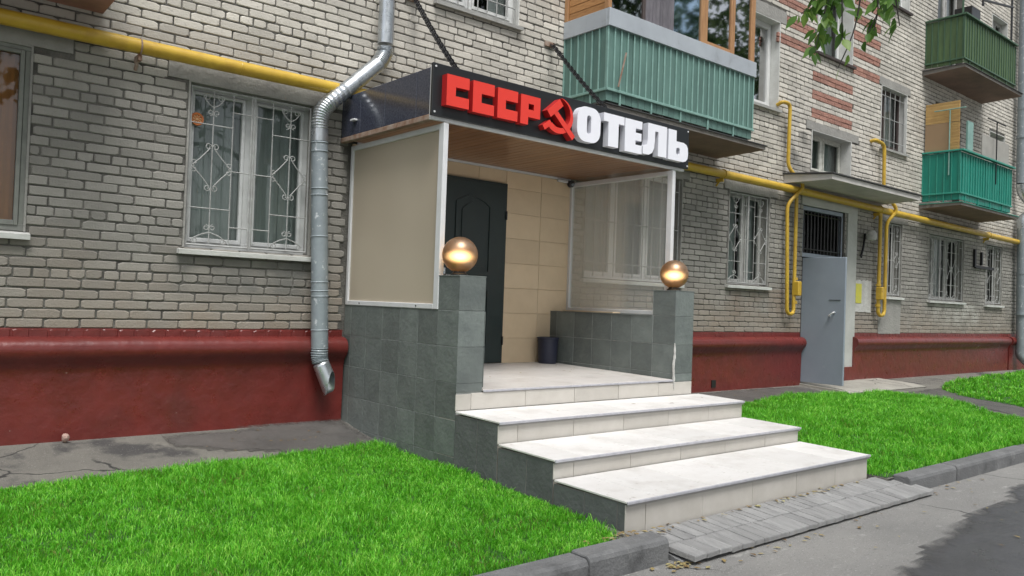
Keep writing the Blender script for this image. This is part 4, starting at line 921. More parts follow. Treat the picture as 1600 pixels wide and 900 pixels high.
# screens
def screen(nm, x, side, film, mat):
    t = .05; y0_, y1_ = -1.635, -.012; xa, xb = (x, x + t) if side < 0 else (x - t, x)
    zt_, zb_ = 2.955, 1.364
    s = MB(); s.box(xa, xb, y0_, y0_ + .075, zb_, zt_, .004)
    s.box(xa + .002, xb - .002, y1_ - .045, y1_, zb_, zt_, .004)
    s.box(xa + .001, xb - .001, y0_ + .075, y1_ - .045, zb_, zb_ + .045, .004); s.box(xa + .001, xb - .001, y0_ + .075, y1_ - .045, zt_ - .05, zt_, .004)
    o = s.build(nm, MAT['alu'], por)
    s = MB(); s.box((xa + xb) / 2 - .004, (xa + xb) / 2 + .004, y0_ + .06, y1_ - .03, zb_ + .03, zt_ - .03); s.build('plastic_sheet', mat, o)
    s = MB()
    for yy in (-1.3, -.30): s.tube([(xa - .004 if side < 0 else xb + .004, yy, zb_ + .022), (xa + .01 if side < 0 else xb - .01, yy, zb_ + .022)], .008, 6)
    s.build('screw', MAT['black'], o)
    return o
sl = screen('side_screen', -.004, -1, 0, MAT['beigefilm']); sl['label'] = 'screen of opaque beige sheet in a white frame'
sr_ = screen('side_screen', 3.10, 1, 0, MAT['film']); sr_['label'] = 'screen of clear hazy sheet in a white frame'
mb = MB(); mb.box(2.90, 3.03, -.95, -.12, 1.362, 1.378, .003); mb.build('loose_strip', MAT['beige_grout'], rp)
# canopy
cmb = MB(); cmb.box(-.098, 3.288, -1.585, -.002, 3.012, 3.40); can = cmb.build('canopy', MAT['signblack'], por)
for a, b_ in ((-.002, -.372), (-.372, -.826), (-.826, -1.351), (-1.351, -1.56)):
    piece('fascia_panel', (-.105, (a + b_) / 2, 3.222), (.012, abs(b_ - a) - .006, .40), MAT['granite'], can, .002)
    piece('fascia_panel', (3.295, (a + b_) / 2, 3.222), (.012, abs(b_ - a) - .006, .40), MAT['granite'], can, .002)
mb = MB(); mb.box(-.115, -.094, -1.60, -1.562, 2.985, 3.44, .003); mb.build('corner_strip', MAT['alu'], can)
mb = MB(); mb.box(-.118, -.06, -1.56, -.002, 2.972, 3.018, .004); mb.build('rusty_trim', MAT['rust'], can)
mb = MB(); mb.box(-.112, 3.29, -1.598, -1.560, 2.972, 3.006, .003); mb.build('front_trim', MAT['alu'], can)
mb = MB(); mb.box(.06, 3.05, -.04, -.013, 2.978, 3.004, .003); mb.build('wall_trim', MAT['alu'], can)
mb = MB(); mb.box(-.15, -.110, -.32, -.24, 3.15, 3.168, .003); mb.build('spout', MAT['alu'], can)
nb = 34; bwid = (3.285 + .055) / nb
for i in range(nb): piece('ceiling_board', (-.055 + bwid * (i + .5), -.80, 3.005 + random.uniform(-.0008, .0008)), (bwid - .003, 1.50, .012), MAT['ceiling'], can, .002)

# ------------------------------------------------------------------ sign
sg = thing('hotel_sign', 'long black sign with red and white raised letters on the porch canopy front', 'sign', (1.6, -1.63, 3.0))
mb = MB(); mb.box(-.135, 3.315, -1.632, -1.602, 3.0, 3.445, .003); mb.build('backing_board', MAT['signblack'], sg)
mb = MB()
for x in (-.11, 3.29):
    for zz in (3.03, 3.415): mb.tube([(x, -1.640, zz), (x, -1.63, zz)], .009, 8)
mb.build('bolt', MAT['alu'], sg)
YF, YB = -1.705, -1.6325
def letter(polys, mat, side, label):
    mb = MB()
    for outer, holes in polys: mb.prism_y(outer, holes, YF, YB)
    o = mb.build('letter', [MAT[mat], MAT[side]], sg, fixn=False)
    for p in o.data.polygons:
        if p.normal.y > -.5: p.material_index = 1
    o['label'] = label; return o
def rect(a, b, c, d): return [(a, c), (b, c), (b, d), (a, d)]
def Cs(x0, x1, z0, z1):
    H = z1 - z0; s = x0 + (x1 - x0) * .40; zt_ = z1 - H * .37; zb_ = z0 + H * .34
    return [(x0, z0), (x1, z0), (x1, zb_), (s, zb_), (s, zt_), (x1, zt_), (x1, z1), (x0, z1)]
letter([(Cs(-.04, .196, 3.088, 3.352), [])], 'signred', 'signredside', 'first red letter C at the left end')
letter([(Cs(.237, .473, 3.080, 3.353), [])], 'signred', 'signredside', 'second red letter C')
letter([(Cs(.512, .745, 3.078, 3.347), [])], 'signred', 'signredside', 'third red letter C')
letter([([(.781, 3.074), (.873, 3.074), (.873, 3.145), (1.018, 3.145), (1.018, 3.342), (.781, 3.342)], [rect(.875, .94, 3.215, 3.268)])], 'signred', 'signredside', 'red letter P')
# emblem
cx, cz, ro = 1.262, 3.228, .172; O = []; I = []
for i in range(25):
    a = R(80) - R(215) * i / 24; O.append((cx + ro * math.cos(a) * 1.08, cz + ro * math.sin(a)))
for i in range(25):
    t = i / 24; a = R(80) - R(215) * (1 - t); wd = .003 + .052 * math.sin(math.pi * min(1, (1 - t) * 1.0) * .5) if True else 0
    wd = .004 + .055 * math.sin(math.pi * (0.5 * (1 - t)) * 1.0) ; I.append((cx + (ro - wd) * math.cos(a) * 1.08, cz + (ro - wd) * math.sin(a)))
em = MB(); em.prism_y(O + I, [], YF + .004, YB)
ea = R(80) - R(215); ex, ez = cx + (ro - .03) * math.cos(ea) * 1.08, cz + (ro - .03) * math.sin(ea)
def obox(c, ang, l, w_):
    c_, s_ = math.cos(ang), math.sin(ang); return [(c[0] + a * c_ - b * s_, c[1] + a * s_ + b * c_) for a, b in ((-l / 2, -w_ / 2), (l / 2, -w_ / 2), (l / 2, w_ / 2), (-l / 2, w_ / 2))]
em.prism_y(obox((ex - .035, ez - .010), R(35), .11, .05), [], YF + .0065, YB + .0)
eo = em.build('sickle', [MAT['signred'], MAT['signredside']], sg); eo['label'] = 'red sickle of the emblem'
hm = MB(); hm.prism_y(obox((1.325, 3.155), R(-41), .35, .054), [], YF, YB)
hm.prism_y(obox((1.205, 3.288), R(40), .205, .075), [], YF - .003, YB)
ho = hm.build('hammer', [MAT['signred'], MAT['signredside']], sg); ho['label'] = 'red hammer of the emblem'
for o_ in (eo, ho):
    for p in o_.data.polygons:
        if p.normal.y > -.5: p.material_index = 1
def rrect(a, b, c, d, r, n=6):
    out = []
    for (x_, z_, a0) in ((b - r, c + r, -90), (b - r, d - r, 0), (a + r, d - r, 90), (a + r, c + r, 180)):
        for i in range(n + 1): t = R(a0 + 90 * i / n); out.append((x_ + r * math.cos(t), z_ + r * math.sin(t)))
    return out
letter([(rrect(1.50, 1.822, 3.035, 3.378, .115), [rrect(1.632, 1.690, 3.115, 3.298, .026)])], 'signwhite', 'signwhiteside', 'white letter O')
letter([([(1.937, 3.042), (2.085, 3.042), (2.085, 3.285), (2.168, 3.285), (2.168, 3.368), (1.868, 3.368), (1.868, 3.285), (1.937, 3.285)], [])], 'signwhite', 'signwhiteside', 'white letter T')
letter([([(2.182, 3.030), (2.444, 3.030), (2.444, 3.118), (2.345, 3.118), (2.345, 3.162), (2.435, 3.162), (2.435, 3.243), (2.345, 3.243), (2.345, 3.287), (2.444, 3.287), (2.444, 3.368), (2.182, 3.368)], [])], 'signwhite', 'signwhiteside', 'white letter E')
letter([([(2.46, 3.044), (2.555, 3.044), (2.61, 3.07), (2.638, 3.12), (2.650, 3.20), (2.652, 3.305), (2.705, 3.305), (2.705, 3.050), (2.842, 3.050), (2.842, 3.378), (2.535, 3.378), (2.535, 3.20), (2.525, 3.15), (2.50, 3.128), (2.46, 3.125)], [])], 'signwhite', 'signwhiteside', 'white Cyrillic letter L')
letter([([(2.872, 3.046), (3.13, 3.046), (3.175, 3.06), (3.203, 3.09), (3.212, 3.14), (3.206, 3.205), (3.18, 3.24), (3.13, 3.256), (3.006, 3.256), (3.006, 3.372), (2.872, 3.372)], [rrect(3.008, 3.068, 3.115, 3.19, .02, 3)])], 'signwhite', 'signwhiteside', 'white Cyrillic soft sign letter')

# ------------------------------------------------------------------ lamps on the pillars
def globe_mat():
    """bronze mirror glass: half lets the glow through, half reflects"""
    mt = bpy.data.materials.new('bronze_globe_glass'); mt.use_nodes = True
    t = mt.node_tree; N = t.nodes; L = t.links; b = N['Principled BSDF']; out = N['Material Output']
    b.inputs['Base Color'].default_value = (0.32, 0.235, 0.16, 1); b.inputs['Metallic'].default_value = 0.8; b.inputs['Roughness'].default_value = 0.38
    tr = N.new('ShaderNodeBsdfTransparent'); tr.inputs[0].default_value = (0.85, 0.62, 0.38, 1)
    mx = N.new('ShaderNodeMixShader'); mx.inputs[0].default_value = 0.76
    L.new(tr.outputs[0], mx.inputs[1]); L.new(b.outputs[0], mx.inputs[2]); L.new(mx.outputs[0], out.inputs['Surface'])
    return mt
def glow_mat():
    """the lit filling of the lamp: light given off falls away from the middle"""
    mt = bpy.data.materials.new('lamp_glow'); mt.use_nodes = True
    t = mt.node_tree; N = t.nodes; L = t.links; N.clear(); out = N.new('ShaderNodeOutputMaterial')
    tc = N.new('ShaderNodeTexCoord'); g = N.new('ShaderNodeTexGradient'); g.gradient_type = 'SPHERICAL'; L.new(tc.outputs['Object'], g.inputs[0])
    p = N.new('ShaderNodeMath'); p.operation = 'POWER'; p.inputs[1].default_value = 1.6; L.new(g.outputs['Fac'], p.inputs[0])
    s_ = N.new('ShaderNodeMath'); s_.operation = 'MULTIPLY'; s_.inputs[1].default_value = GLOW; L.new(p.outputs[0], s_.inputs[0])
    e = N.new('ShaderNodeEmission'); e.inputs[0].default_value = (1.0, 0.80, 0.52, 1); L.new(s_.outputs[0], e.inputs[1]); L.new(e.outputs[0], out.inputs['Volume'])
    return mt
GLOW = 165.0
GM = globe_mat(); BULB = glow_mat()
def globe(x, y, zb, r, label):
    t = thing('globe_lamp', label, 'lamp', (x, y, zb), 'globe lamps on the porch pillars')
    mb = MB(); mb.lathe([(0.0, 0), (.075, 0), (.075, .012), (.06, .02), (.056, .034), (.0, .034)], (x, y, zb), 24); mb.build('lamp_base', MAT['globebase'], t, smooth=True)
    n = 20; prof = [(max(.0005, r * math.sin(math.pi * i / n)), .025 + r - r * math.cos(math.pi * i / n)) for i in range(n + 1)]
    mb = MB(); mb.lathe(prof, (x, y, zb), 40); o = mb.build('globe', GM, t, smooth=True)
    q = 14; pr = [(max(.0005, math.sin(math.pi * i / q)), -math.cos(math.pi * i / q)) for i in range(q + 1)]
    mb = MB(); mb.lathe(pr, (0, 0, 0), 20); me = mb.data('glow', BULB, True, org=(0, 0, 0))[0]
    o = link('bulb', me, t, (x, y, zb + .01 + r)); o.scale = (.15, .10, .072); o.rotation_euler.z = R(-40); return t
globe(.105, -1.78, 1.655, .151, 'bronze globe lamp on the left pillar, in front of the dark door')
globe(2.945, -1.78, 1.632, .151, 'bronze globe lamp on the right pillar, in front of the clear screen')

# ------------------------------------------------------------------ bin, camera, chains
bn = thing('waste_bin', 'small dark blue plastic bin in the corner of the porch', 'bin', (2.63, -.17, .735))
mb = MB(); mb.lathe([(0, 0), (.105, 0), (.112, .02), (.122, .26), (.126, .29), (.132, .295), (.132, .31), (.118, .312), (.112, .29), (.095, .03), (0, .03)], (2.63, -.17, .735), 32); mb.build('bin_body', MAT['bin'], bn, smooth=True, fixn=True)
mb = MB(); mb.tube([(2.63 + .127 * math.cos(a), -.17 + .127 * math.sin(a), .735 + .27) for a in np.linspace(0, 6.283, 33)], .005, 6, False); mb.build('rim', MAT['bin'], bn)
cm = thing('security_camera', 'small black dome camera under the porch ceiling beside the clear screen', 'camera', (3.0, -.06, 2.98))
mb = MB(); mb.box(2.80, 2.985, -.075, -.045, 2.945, 2.972, .004); mb.build('mount', MAT['alu'], cm)
mb = MB(); mb.lathe([(.0005, .028), (.046, .028), (.05, .01), (.046, -.02), (.03, -.045), (.0005, -.052)], (3.01, -.075, 2.945), 20); mb.build('camera_body', MAT['black'], cm, smooth=True, fixn=True)
mb = MB(); mb.tube([(3.005, -.112, 2.928), (2.998, -.128, 2.922)], .017, 12); mb.build('lens', MAT['zincdull'], cm, smooth=True)
def chain(p0, p1, label):
    P0, P1 = Vector(p0), Vector(p1); t = thing('support_chain', label, 'chain', P1, 'chains holding the canopy')
    mb = MB(); D = (P1 - P0); Ln = D.length; D.normalize(); sidev = D.cross(Vector((0, 0, 1))).normalized(); up = sidev.cross(D)
    step = .046; n = int(Ln / step)
    for strand in (-.014, .014):
        for i in range(n):
            c = P0 + D * (i + .5) * step + sidev * strand + Vector((0, 0, -.03 * math.sin(math.pi * i / n)))
            a = sidev if (i + (strand > 0)) % 2 else up
            pts = [c + D * (.031 * math.cos(q)) + a * (.018 * math.sin(q)) for q in np.linspace(0, 2 * math.pi, 9)]
            mb.tube(pts, .0068, 4, False)
    mb.build('chain_links', MAT['chain'], t)
    mb = MB(); mb.box(P0.x - .09, P0.x + .07, -.03, -.006, P0.z - .03, P0.z + .03, .004); mb.tube([(P0.x, -.03, P0.z), (P0.x, -.06, P0.z)], .014, 8); mb.build('wall_bracket', MAT['rust'], t)
    mb = MB(); mb.box(P1.x - .03, P1.x + .03, P1.y - .03, P1.y + .03, 3.40, 3.425); mb.build('anchor_plate', MAT['chain'], t)
chain((.655, -.05, 4.625), (.36, -1.40, 3.43), 'left steel chain running from the brick wall to the canopy above the first letter')
chain((2.64, -.05, 4.60), (2.37, -1.40, 3.43), 'right steel chain crossing in front of the teal balcony to the canopy')

# ------------------------------------------------------------------ drainpipes
def ring_elbow(pts, r, n=14):
    """corrugated elbow: radius alternates along a curved path"""
    P = bezier(pts, 12); return P, [r * (1.07 if i % 3 == 1 else .97) for i in range(len(P))]
dp = thing('drainpipe', 'grey galvanised drainpipe with kinked elbow and open spout beside the porch', 'drainpipe', (-.36, -.15, .5))
r = .078; A_ = (.262, -.15, 3.99); B_ = (.19, -.15, 3.80); C_ = (-.33, -.16, 3.31); D_ = (-.425, -.16, 3.03); E_ = (-.335, -.16, .95)
mb = MB(); mb.tube([(.27, -.15, 7.5), (.265, -.15, 4.30)], r, 20); mb.build('pipe', MAT['zinc'], dp, smooth=True)
mb = MB(); mb.tube([(.265, -.15, 4.305), (.262, -.15, 4.02)], r * 1.03, 20); mb.build('pipe', MAT['zinc'], dp, smooth=True)
mb = MB(); pp, rr = ring_elbow([A_, (.262, -.15, 3.93), (.235, -.15, 3.87), B_], r); mb.tube(pp, rr, 20); mb.build('elbow', MAT['zinc'], dp, smooth=False)
mid = tuple(Vector(B_).lerp(Vector(C_), .48))
mb = MB(); mb.tube([B_, mid], r * 1.02, 20); mb.build('pipe', MAT['zinc'], dp, smooth=True)
mb = MB(); mb.tube([tuple(Vector(B_).lerp(Vector(C_), .47)), tuple(Vector(B_).lerp(Vector(C_), .70))], r * .98, 20); mb.build('pipe', MAT['zinc'], dp, smooth=True)
mb = MB(); pp, rr = ring_elbow([tuple(Vector(B_).lerp(Vector(C_), .68)), C_, (-.40, -.16, 3.22), (-.425, -.16, 3.13), D_], r); mb.tube(pp, rr, 20); mb.build('elbow', MAT['zinc'], dp, smooth=False)
mb = MB(); mb.tube([D_, (-.421, -.16, 2.92)], r * 1.03, 20); mb.build('pipe', MAT['zinc'], dp, smooth=True)
def between(a, b, t): return tuple(Vector(a).lerp(Vector(b), t))
mb = MB(); mb.tube([between(D_, E_, .045), between(D_, E_, .50)], r, 20); mb.build('pipe', MAT['zincdull'], dp, smooth=True)
mb = MB(); mb.tube([between(D_, E_, .495), between(D_, E_, 1.005)], r * 1.03, 20); mb.build('pipe', MAT['zincdull'], dp, smooth=True)
mb = MB()
for t in (.06, .10, .27, .30, .49, .70, .74, .765, .92): mb = MB(); mb.tube([between(D_, E_, t - .003), between(D_, E_, t), between(D_, E_, t + .003)], [r * 1.03, r * 1.1, r * 1.03], 20); mb.build('seam_ring', MAT['zincdull'], dp, smooth=True)
pass
mb = MB(); pp, rr = ring_elbow([E_, (-.333, -.16, .86), (-.325, -.175, .80)], r); mb.tube(pp, rr, 20); mb.build('elbow', MAT['zincdull'], dp)
# spout: open tube leaning outwards, its front cut away
mb = MB(); P = [Vector((-.325, -.175, .80)), Vector((-.225, -.245, .525))]; nn = 24; vs = []; nr = 10
ax = (P[1] - P[0]).normalized(); su = ax.orthogonal().normalized(); sv = ax.cross(su); outd = Vector((.62, -.78, 0)); outd = (outd - ax * outd.dot(ax)).normalized()
for i in range(nr + 1):
    for k_ in range(nn):
        a = 2 * math.pi * k_ / nn; d_ = su * math.cos(a) + sv * math.sin(a); tt = min(i / nr, 1 - .62 * max(0, d_.dot(outd) + .25) / 1.25)
        p = P[0].lerp(P[1], tt); vs.append(p + d_ * r * (1.0 + .10 * tt))
mb.add(vs, [(i * nn + k_, i * nn + (k_ + 1) % nn, (i + 1) * nn + (k_ + 1) % nn, (i + 1) * nn + k_) for i in range(nr) for k_ in range(nn)])
o = mb.build('spout', MAT['zinc'], dp, smooth=True); sm_ = o.modifiers.new('thickness', 'SOLIDIFY'); sm_.thickness = .003
mb = MB()
for t, zz in ((.10, 0), (.74, 0)):
    p = between(D_, E_, t); mb.box(p[0] - .008, p[0] + .008, -.09, -.002, p[2] - .01, p[2] + .01)
mb.build('wall_bracket', MAT['zincdull'], dp)
dq = thing('drainpipe', 'far pale drainpipe with an offset bend at the right edge', 'drainpipe', (18.3, -.2, .5))
r2 = .125
mb = MB(); mb.tube([(18.02, -.2, 11), (18.08, -.2, 4.78)], r2, 16); mb.build('pipe', MAT['zincdull'], dq, smooth=True)
mb = MB(); mb.tube(bezier([(18.08, -.2, 4.78), (18.14, -.22, 4.55), (18.36, -.36, 4.25), (18.34, -.34, 4.1), (18.22, -.2, 3.9), (18.22, -.2, 3.7)], 5), r2, 16); mb.build('elbow', MAT['zinc'], dq, smooth=True)
mb = MB(); mb.tube([(18.22, -.2, 3.72), (18.32, -.2, .75)], r2 * .98, 16); mb.build('pipe', MAT['zincdull'], dq, smooth=True)
mb = MB(); mb.tube(bezier([(18.32, -.2, .78), (18.33, -.2, .6), (18.42, -.36, .42), (18.5, -.45, .38)], 4), r2 * .98, 16); mb.build('spout', MAT['zincdull'], dq, smooth=True)
mb = MB()
for zz in (8.7, 6.6, 5.9, 2.6, 1.6): mb.tube([(18.06 if zz > 4 else 18.26, -.2, zz - .02), (18.06 if zz > 4 else 18.26, -.2, zz + .02)], r2 * 1.08, 16)
mb.build('clamp_ring', MAT['zincdull'], dq, smooth=True)

# ------------------------------------------------------------------ gas pipes
gp = thing('gas_pipe', 'long yellow gas pipe running level along the whole wall', 'pipe', (0, -.12, 3.46))
mb = MB(); mb.tube([(-5.0, -.12, 3.462), (0, -.12, 3.467), (8.3, -.12, 3.455), (18.15, -.12, 3.36), (20.5, -.12, 3.33)], .061, 16); mb.build('pipe', MAT['yellow'], gp, smooth=True)
for x in (-1.2, 5.6, 7.2, 10.2, 13.4, 15.2):
    zz = 3.466 if x < 0 else (3.46 if x < 8.3 else 3.455 - (x - 8.3) * .0097)
    mb = MB(); mb.tube([(x - .006, -.12, zz), (x, -.12, zz), (x + .006, -.12, zz)], [.0612, .0635, .0612], 16, False); mb.build('weld_bead', MAT['yellow'], gp, smooth=True)
for x in (-2.05, 6.08, 16.3, 11.0):
    zz = 3.46 if x < 9 else 3.46 - (x - 8.3) * .0097
    mb = MB(); mb.tube([(x, -.12 + .066 * math.cos(a), zz + .066 * math.sin(a)) for a in np.linspace(0, 6.283, 17)], .007, 5, False)
    mb.box(x - .012, x + .018, -.13, -.004, zz - .115, zz - .06, .003); mb.tube([(x, -.06, zz - .10), (x, -.005, zz - .17)], .014, 6)
    mb.build('clamp', MAT['rust'] if x < 0 else MAT['yellow'], gp)
def riser(pts, box, label, r_=.030):
    t = thing('gas_riser', label, 'pipe', (pts[0][0], -.1, 1.4), 'looped gas risers on the wall')
    mb = MB(); mb.tube(rounded(pts, .12, 6), r_, 12); mb.build('pipe', MAT['yellow'], t, smooth=True)
    mb = MB(); mb.box(box[0] - .05, box[0] + .05, -.20, -.07, box[1] - .12, box[1] + .12, .015); mb.build('valve_box', MAT['yellow'], t)
    mb = MB(); mb.tube([(box[0], -.1, box[1] - .25), (box[0], -.1, box[1] - .20)], r_ * 1.5, 8); mb.tube([(box[0], -.1, box[1] + .14), (box[0], -.1, box[1] + .18)], r_ * 1.5, 8); mb.build('coupling', MAT['yellow'], t, smooth=True)
    return t
riser([(7.66, .01, 4.80), (7.66, -.09, 4.84), (7.87, -.1, 4.84), (7.86, -.1, 3.80), (8.17, -.23, 3.52), (7.87, -.1, 3.20), (7.955, -.1, 1.42), (8.15, -.1, 1.42), (8.145, -.1, 3.44)], (8.17, 1.84), 'yellow looped gas riser left of the grey steel door')
riser([(10.82, .01, 4.70), (10.82, -.09, 4.72), (11.16, -.1, 4.68), (11.18, -.1, 3.80), (11.5, -.23, 3.46), (11.33, -.1, 3.22), (11.33, -.1, 1.45), (11.08, -.1, 1.45), (11.08, -.1, 3.40)], (11.07, 1.86), 'yellow looped gas riser right of the pale door surround', .033)

# small things on the wall near the second entrance
wl = thing('wall_lamp', 'round grey wall lamp with hanging bracket right of the entrance', 'lamp', (10.62, -.1, 2.9))
mb = MB(); mb.lathe([(.0005, .06), (.06, .05), (.09, 0), (.10, -.06), (.08, -.12), (.0005, -.14)], (10.62, -.16, 2.95), 16); mb.build('lamp_body', MAT['old_frame'], wl, smooth=True, fixn=True)
mb = MB(); mb.tube(bezier([(10.62, -.04, 2.95), (10.55, -.05, 2.7), (10.48, -.05, 2.55), (10.38, -.1, 2.5)], 4), .02, 6); mb.build('bracket', MAT['chain'], wl)
nb_ = thing('notice_panel', 'white painted patch with a bright yellow notice beside the entrance', 'notice', (10.5, 0, 1.8))
mb = MB(); rough_slab(mb, 10.375, 10.98, 1.50, 2.08, -.010, .02, .07); mb.build('painted_patch', MAT['whitepaint'], nb_)
mb = MB(); mb.box(10.38, 10.60, -.016, -.0105, 1.66, 2.02); mb.build('paper_sheet', MAT['notice_y'], nb_)
br = thing('wall_bracket', 'dark angle iron bracket on the wall between two barred windows', 'bracket', (16.0, -.1, 2.7))
mb = MB(); mb.box(15.75, 15.82, -.05, -.004, 2.62, 3.02); mb.box(16.15, 16.21, -.05, -.004, 2.68, 2.98); mb.box(15.82, 16.9, -.05, -.004, 2.60, 2.66); mb.build('bracket_frame', MAT['chain'], br)

# ------------------------------------------------------------------ kerbs, ramp
kb = link('kerb', None, None, (0, -4.0, 0)); kb['kind'] = 'structure'
def kerb_row(xa, xb, n0, y_back=-3.935, drop=None):
    x = xa; i = 0
    while x < xb - .05:
        L_ = min(1.0, xb - x); jy = random.uniform(-.008, .008); jz = random.uniform(-.008, .006)
        prof = [(y_back + jy, -.3), (y_back - .165 + jy, -.3), (y_back - .165 + jy, -.005 + jz), (y_back - .155 + jy, .018 + jz), (y_back - .135 + jy, .030 + jz), (y_back - .015 + jy, .032 + jz), (y_back + jy, .022 + jz)]
        mb = MB(); mb.prism_x(prof, x + .003, x + L_ - .003)
        # rounded worn end
        o = mb.build('kerb_stone', MAT['kerb'], kb, fixn=True)
        bv = o.modifiers.new('bevel', 'BEVEL'); bv.width = .012; bv.segments = 2; bv.limit_method = 'ANGLE'; bv.angle_limit = R(50)
        x += L_; i += 1
kerb_row(-7.62, .08 + .3 - .30, 0); kerb_row(3.42, 22.0, 0)
rm = link('ramp', None, None, (1.6, -4.1, 0)); rm['kind'] = 'structure'
mb = MB(); mb.prism_x([(-3.80, -.14), (-4.17, -.14), (-4.17, -.108), (-4.02, -.075), (-3.80, -.042)], .12, 3.45); mb.build('ramp_bed', MAT['kerb'], rm, fixn=True)
yA, yB_, yC = -3.822, -4.035, -4.245
def paver(x0, x1, y0, y1, z0, z1, sk):
    """slab between y0 (back) and y1 (front), skewed by sk along x; uneven and chipped"""
    g = .0025; t = .032; jit = lambda a=.004: random.uniform(-a, a)
    tilt = jit(.0025)
    v = []
    for (x, y, zz, s_) in ((x0 + g, y0 - g, z0, 0), (x1 - g, y0 - g, z0, 0), (x1 - g, y1 + g, z1, sk), (x0 + g, y1 + g, z1, sk)):
        v.append((x + s_ + jit(.002), y + jit(.003), zz + jit(.0018) + (tilt if x > x0 + .03 else -tilt)))
    c = np.mean(v, 0); top = [tuple(np.array(p) + (c - np.array(p)) * .03 + np.array((0, 0, 0))) for p in v]; mid_ = [(p[0], p[1], p[2] - .005) for p in v]; bot = [(p[0], p[1], p[2] - t) for p in v]
    mb = MB(); mb.add(top + mid_ + bot, [(3, 2, 1, 0)] + [(i, (i + 1) % 4, 4 + (i + 1) % 4, 4 + i) for i in range(4)] + [(4 + i, 4 + (i + 1) % 4, 8 + (i + 1) % 4, 8 + i) for i in range(4)])
    mb.build('paver', MAT['paver'], rm, fixn=True)
x = .07
while x < 3.42:
    w_ = random.choice((.085, .10, .115, .125)); paver(x, min(x + w_, 3.5), yA, yB_, -.006, -.035, .03); x += w_
x = .12
while x < 3.46:
    w_ = random.choice((.095, .11, .125, .14)); fz = -.065 if x > .4 else -.055
    paver(x, min(x + w_, 3.56), yB_, yC + 0, -.037, fz - .005, .035); x += w_

# ------------------------------------------------------------------ lawns
def inpoly(px, py, poly):
    ins = np.zeros(len(px), bool); n = len(poly)
    for i in range(n):
        x1, y1 = poly[i]; x2, y2 = poly[(i + 1) % n]
        c = ((y1 > py) != (y2 > py)) & (px < (x2 - x1) * (py - y1) / (y2 - y1 + 1e-12) + x1); ins ^= c
    return ins
def lawn(poly, dens, h0, wid, label, seed):
    g = np.random.default_rng(seed)
    xs = [p[0] for p in poly]; ys = [p[1] for p in poly]
    step = .1; gx = np.arange(min(xs), max(xs) + step, step); gy = np.arange(min(ys), max(ys) + step, step); mb = MB(); idx = {}
    for xx in gx[:-1]:
        cxs = np.full(len(gy) - 1, xx + step / 2); ok = inpoly(cxs, gy[:-1] + step / 2, poly)
        for j in np.nonzero(ok)[0]:
            q = []
            for (a, b_) in ((xx, gy[j]), (xx + step, gy[j]), (xx + step, gy[j] + step), (xx, gy[j] + step)):
                kx = (round(a * 1000), round(b_ * 1000))
                if kx not in idx: idx[kx] = len(mb.v); mb.v.append((a, b_, float(zg(a, b_)) + .004))
                q.append(idx[kx])
            mb.f.append(tuple(q))
    o = mb.build('lawn', MAT['soil'], smooth=True); o['kind'] = 'structure'
    area = (max(xs) - min(xs)) * (max(ys) - min(ys)); n = int(area * dens)
    # tufts: parent points with blades around them
    nt_ = n // 9; tx = g.uniform(min(xs), max(xs), nt_); ty = g.uniform(min(ys), max(ys), nt_)
    bx = np.repeat(tx, 9) + g.normal(0, .016, nt_ * 9); by = np.repeat(ty, 9) + g.normal(0, .016, nt_ * 9); td = np.repeat(g.uniform(0, 6.283, nt_), 9); th = np.repeat(g.uniform(.65, 1.25, nt_), 9)
    ok = inpoly(bx + g.normal(0, .02, len(bx)), by + g.normal(0, .02, len(bx)), poly); bx, by, td, th = bx[ok], by[ok], td[ok], th[ok]; n = len(bx)
    # slow height variation over the lawn
    hv = .8 + .25 * np.sin(bx * 2.1 + 1.3 * np.sin(by * 1.7)) * np.sin(by * 2.6 + bx * .7) + .12 * np.sin(bx * 7 + by * 5)
    h = h0 * th * hv * g.uniform(.6, 1.25, n); a = td + g.normal(0, .9, n); lean = g.uniform(.15, .95, n) * h
    wv = wid * g.uniform(.6, 1.3, n); dx, dy = np.cos(a), np.sin(a); fa = a + g.normal(0, .8, n); sx, sy = -np.sin(fa) * wv, np.cos(fa) * wv
    z0 = zg(bx, by) + .0
    V = np.empty((n, 7, 3))
    for i, (t, l, ww) in enumerate(((0, 0, 1.0), (.45, .16, .9), (.8, .52, .6))):
        for s_, sg_ in ((0, -1), (1, 1)):
            V[:, i * 2 + s_, 0] = bx + dx * lean * l + sg_ * sx * ww / 2; V[:, i * 2 + s_, 1] = by + dy * lean * l + sg_ * sy * ww / 2; V[:, i * 2 + s_, 2] = z0 + h * t
    V[:, 6, 0] = bx + dx * lean; V[:, 6, 1] = by + dy * lean; V[:, 6, 2] = z0 + h * (.98 - .25 * (lean / h) ** 2)
    base = (np.arange(n) * 7)[:, None]
    F = np.concatenate([base + np.array([0, 1, 3]), base + np.array([0, 3, 2]), base + np.array([2, 3, 5]), base + np.array([2, 5, 4]), base + np.array([4, 5, 6])], 1).reshape(-1, 3)
    me = bpy.data.meshes.new('grass'); me.vertices.add(n * 7); me.vertices.foreach_set('co', V.reshape(-1)); nf = len(F)
    me.loops.add(nf * 3); me.polygons.add(nf); me.loops.foreach_set('vertex_index', F.reshape(-1).astype(np.int32)); me.polygons.foreach_set('loop_start', np.arange(nf, dtype=np.int32) * 3)
    me.polygons.foreach_set('use_smooth', np.ones(nf, bool)); me.materials.append(MAT['grass']); me.update(calc_edges=True); me.validate()
    o = link('grass', me); tag(o, label, 'grass', None, 'stuff'); return n
P1 = [(-5.2, -1.40), (-3.05, -1.06), (-2.2, -1.0), (-1.2, -.93), (-.5, -.86), (-.03, -.82), (-.03, -3.2), (-.06, -3.78), (-.25, -3.925), (-5.2, -3.925)]
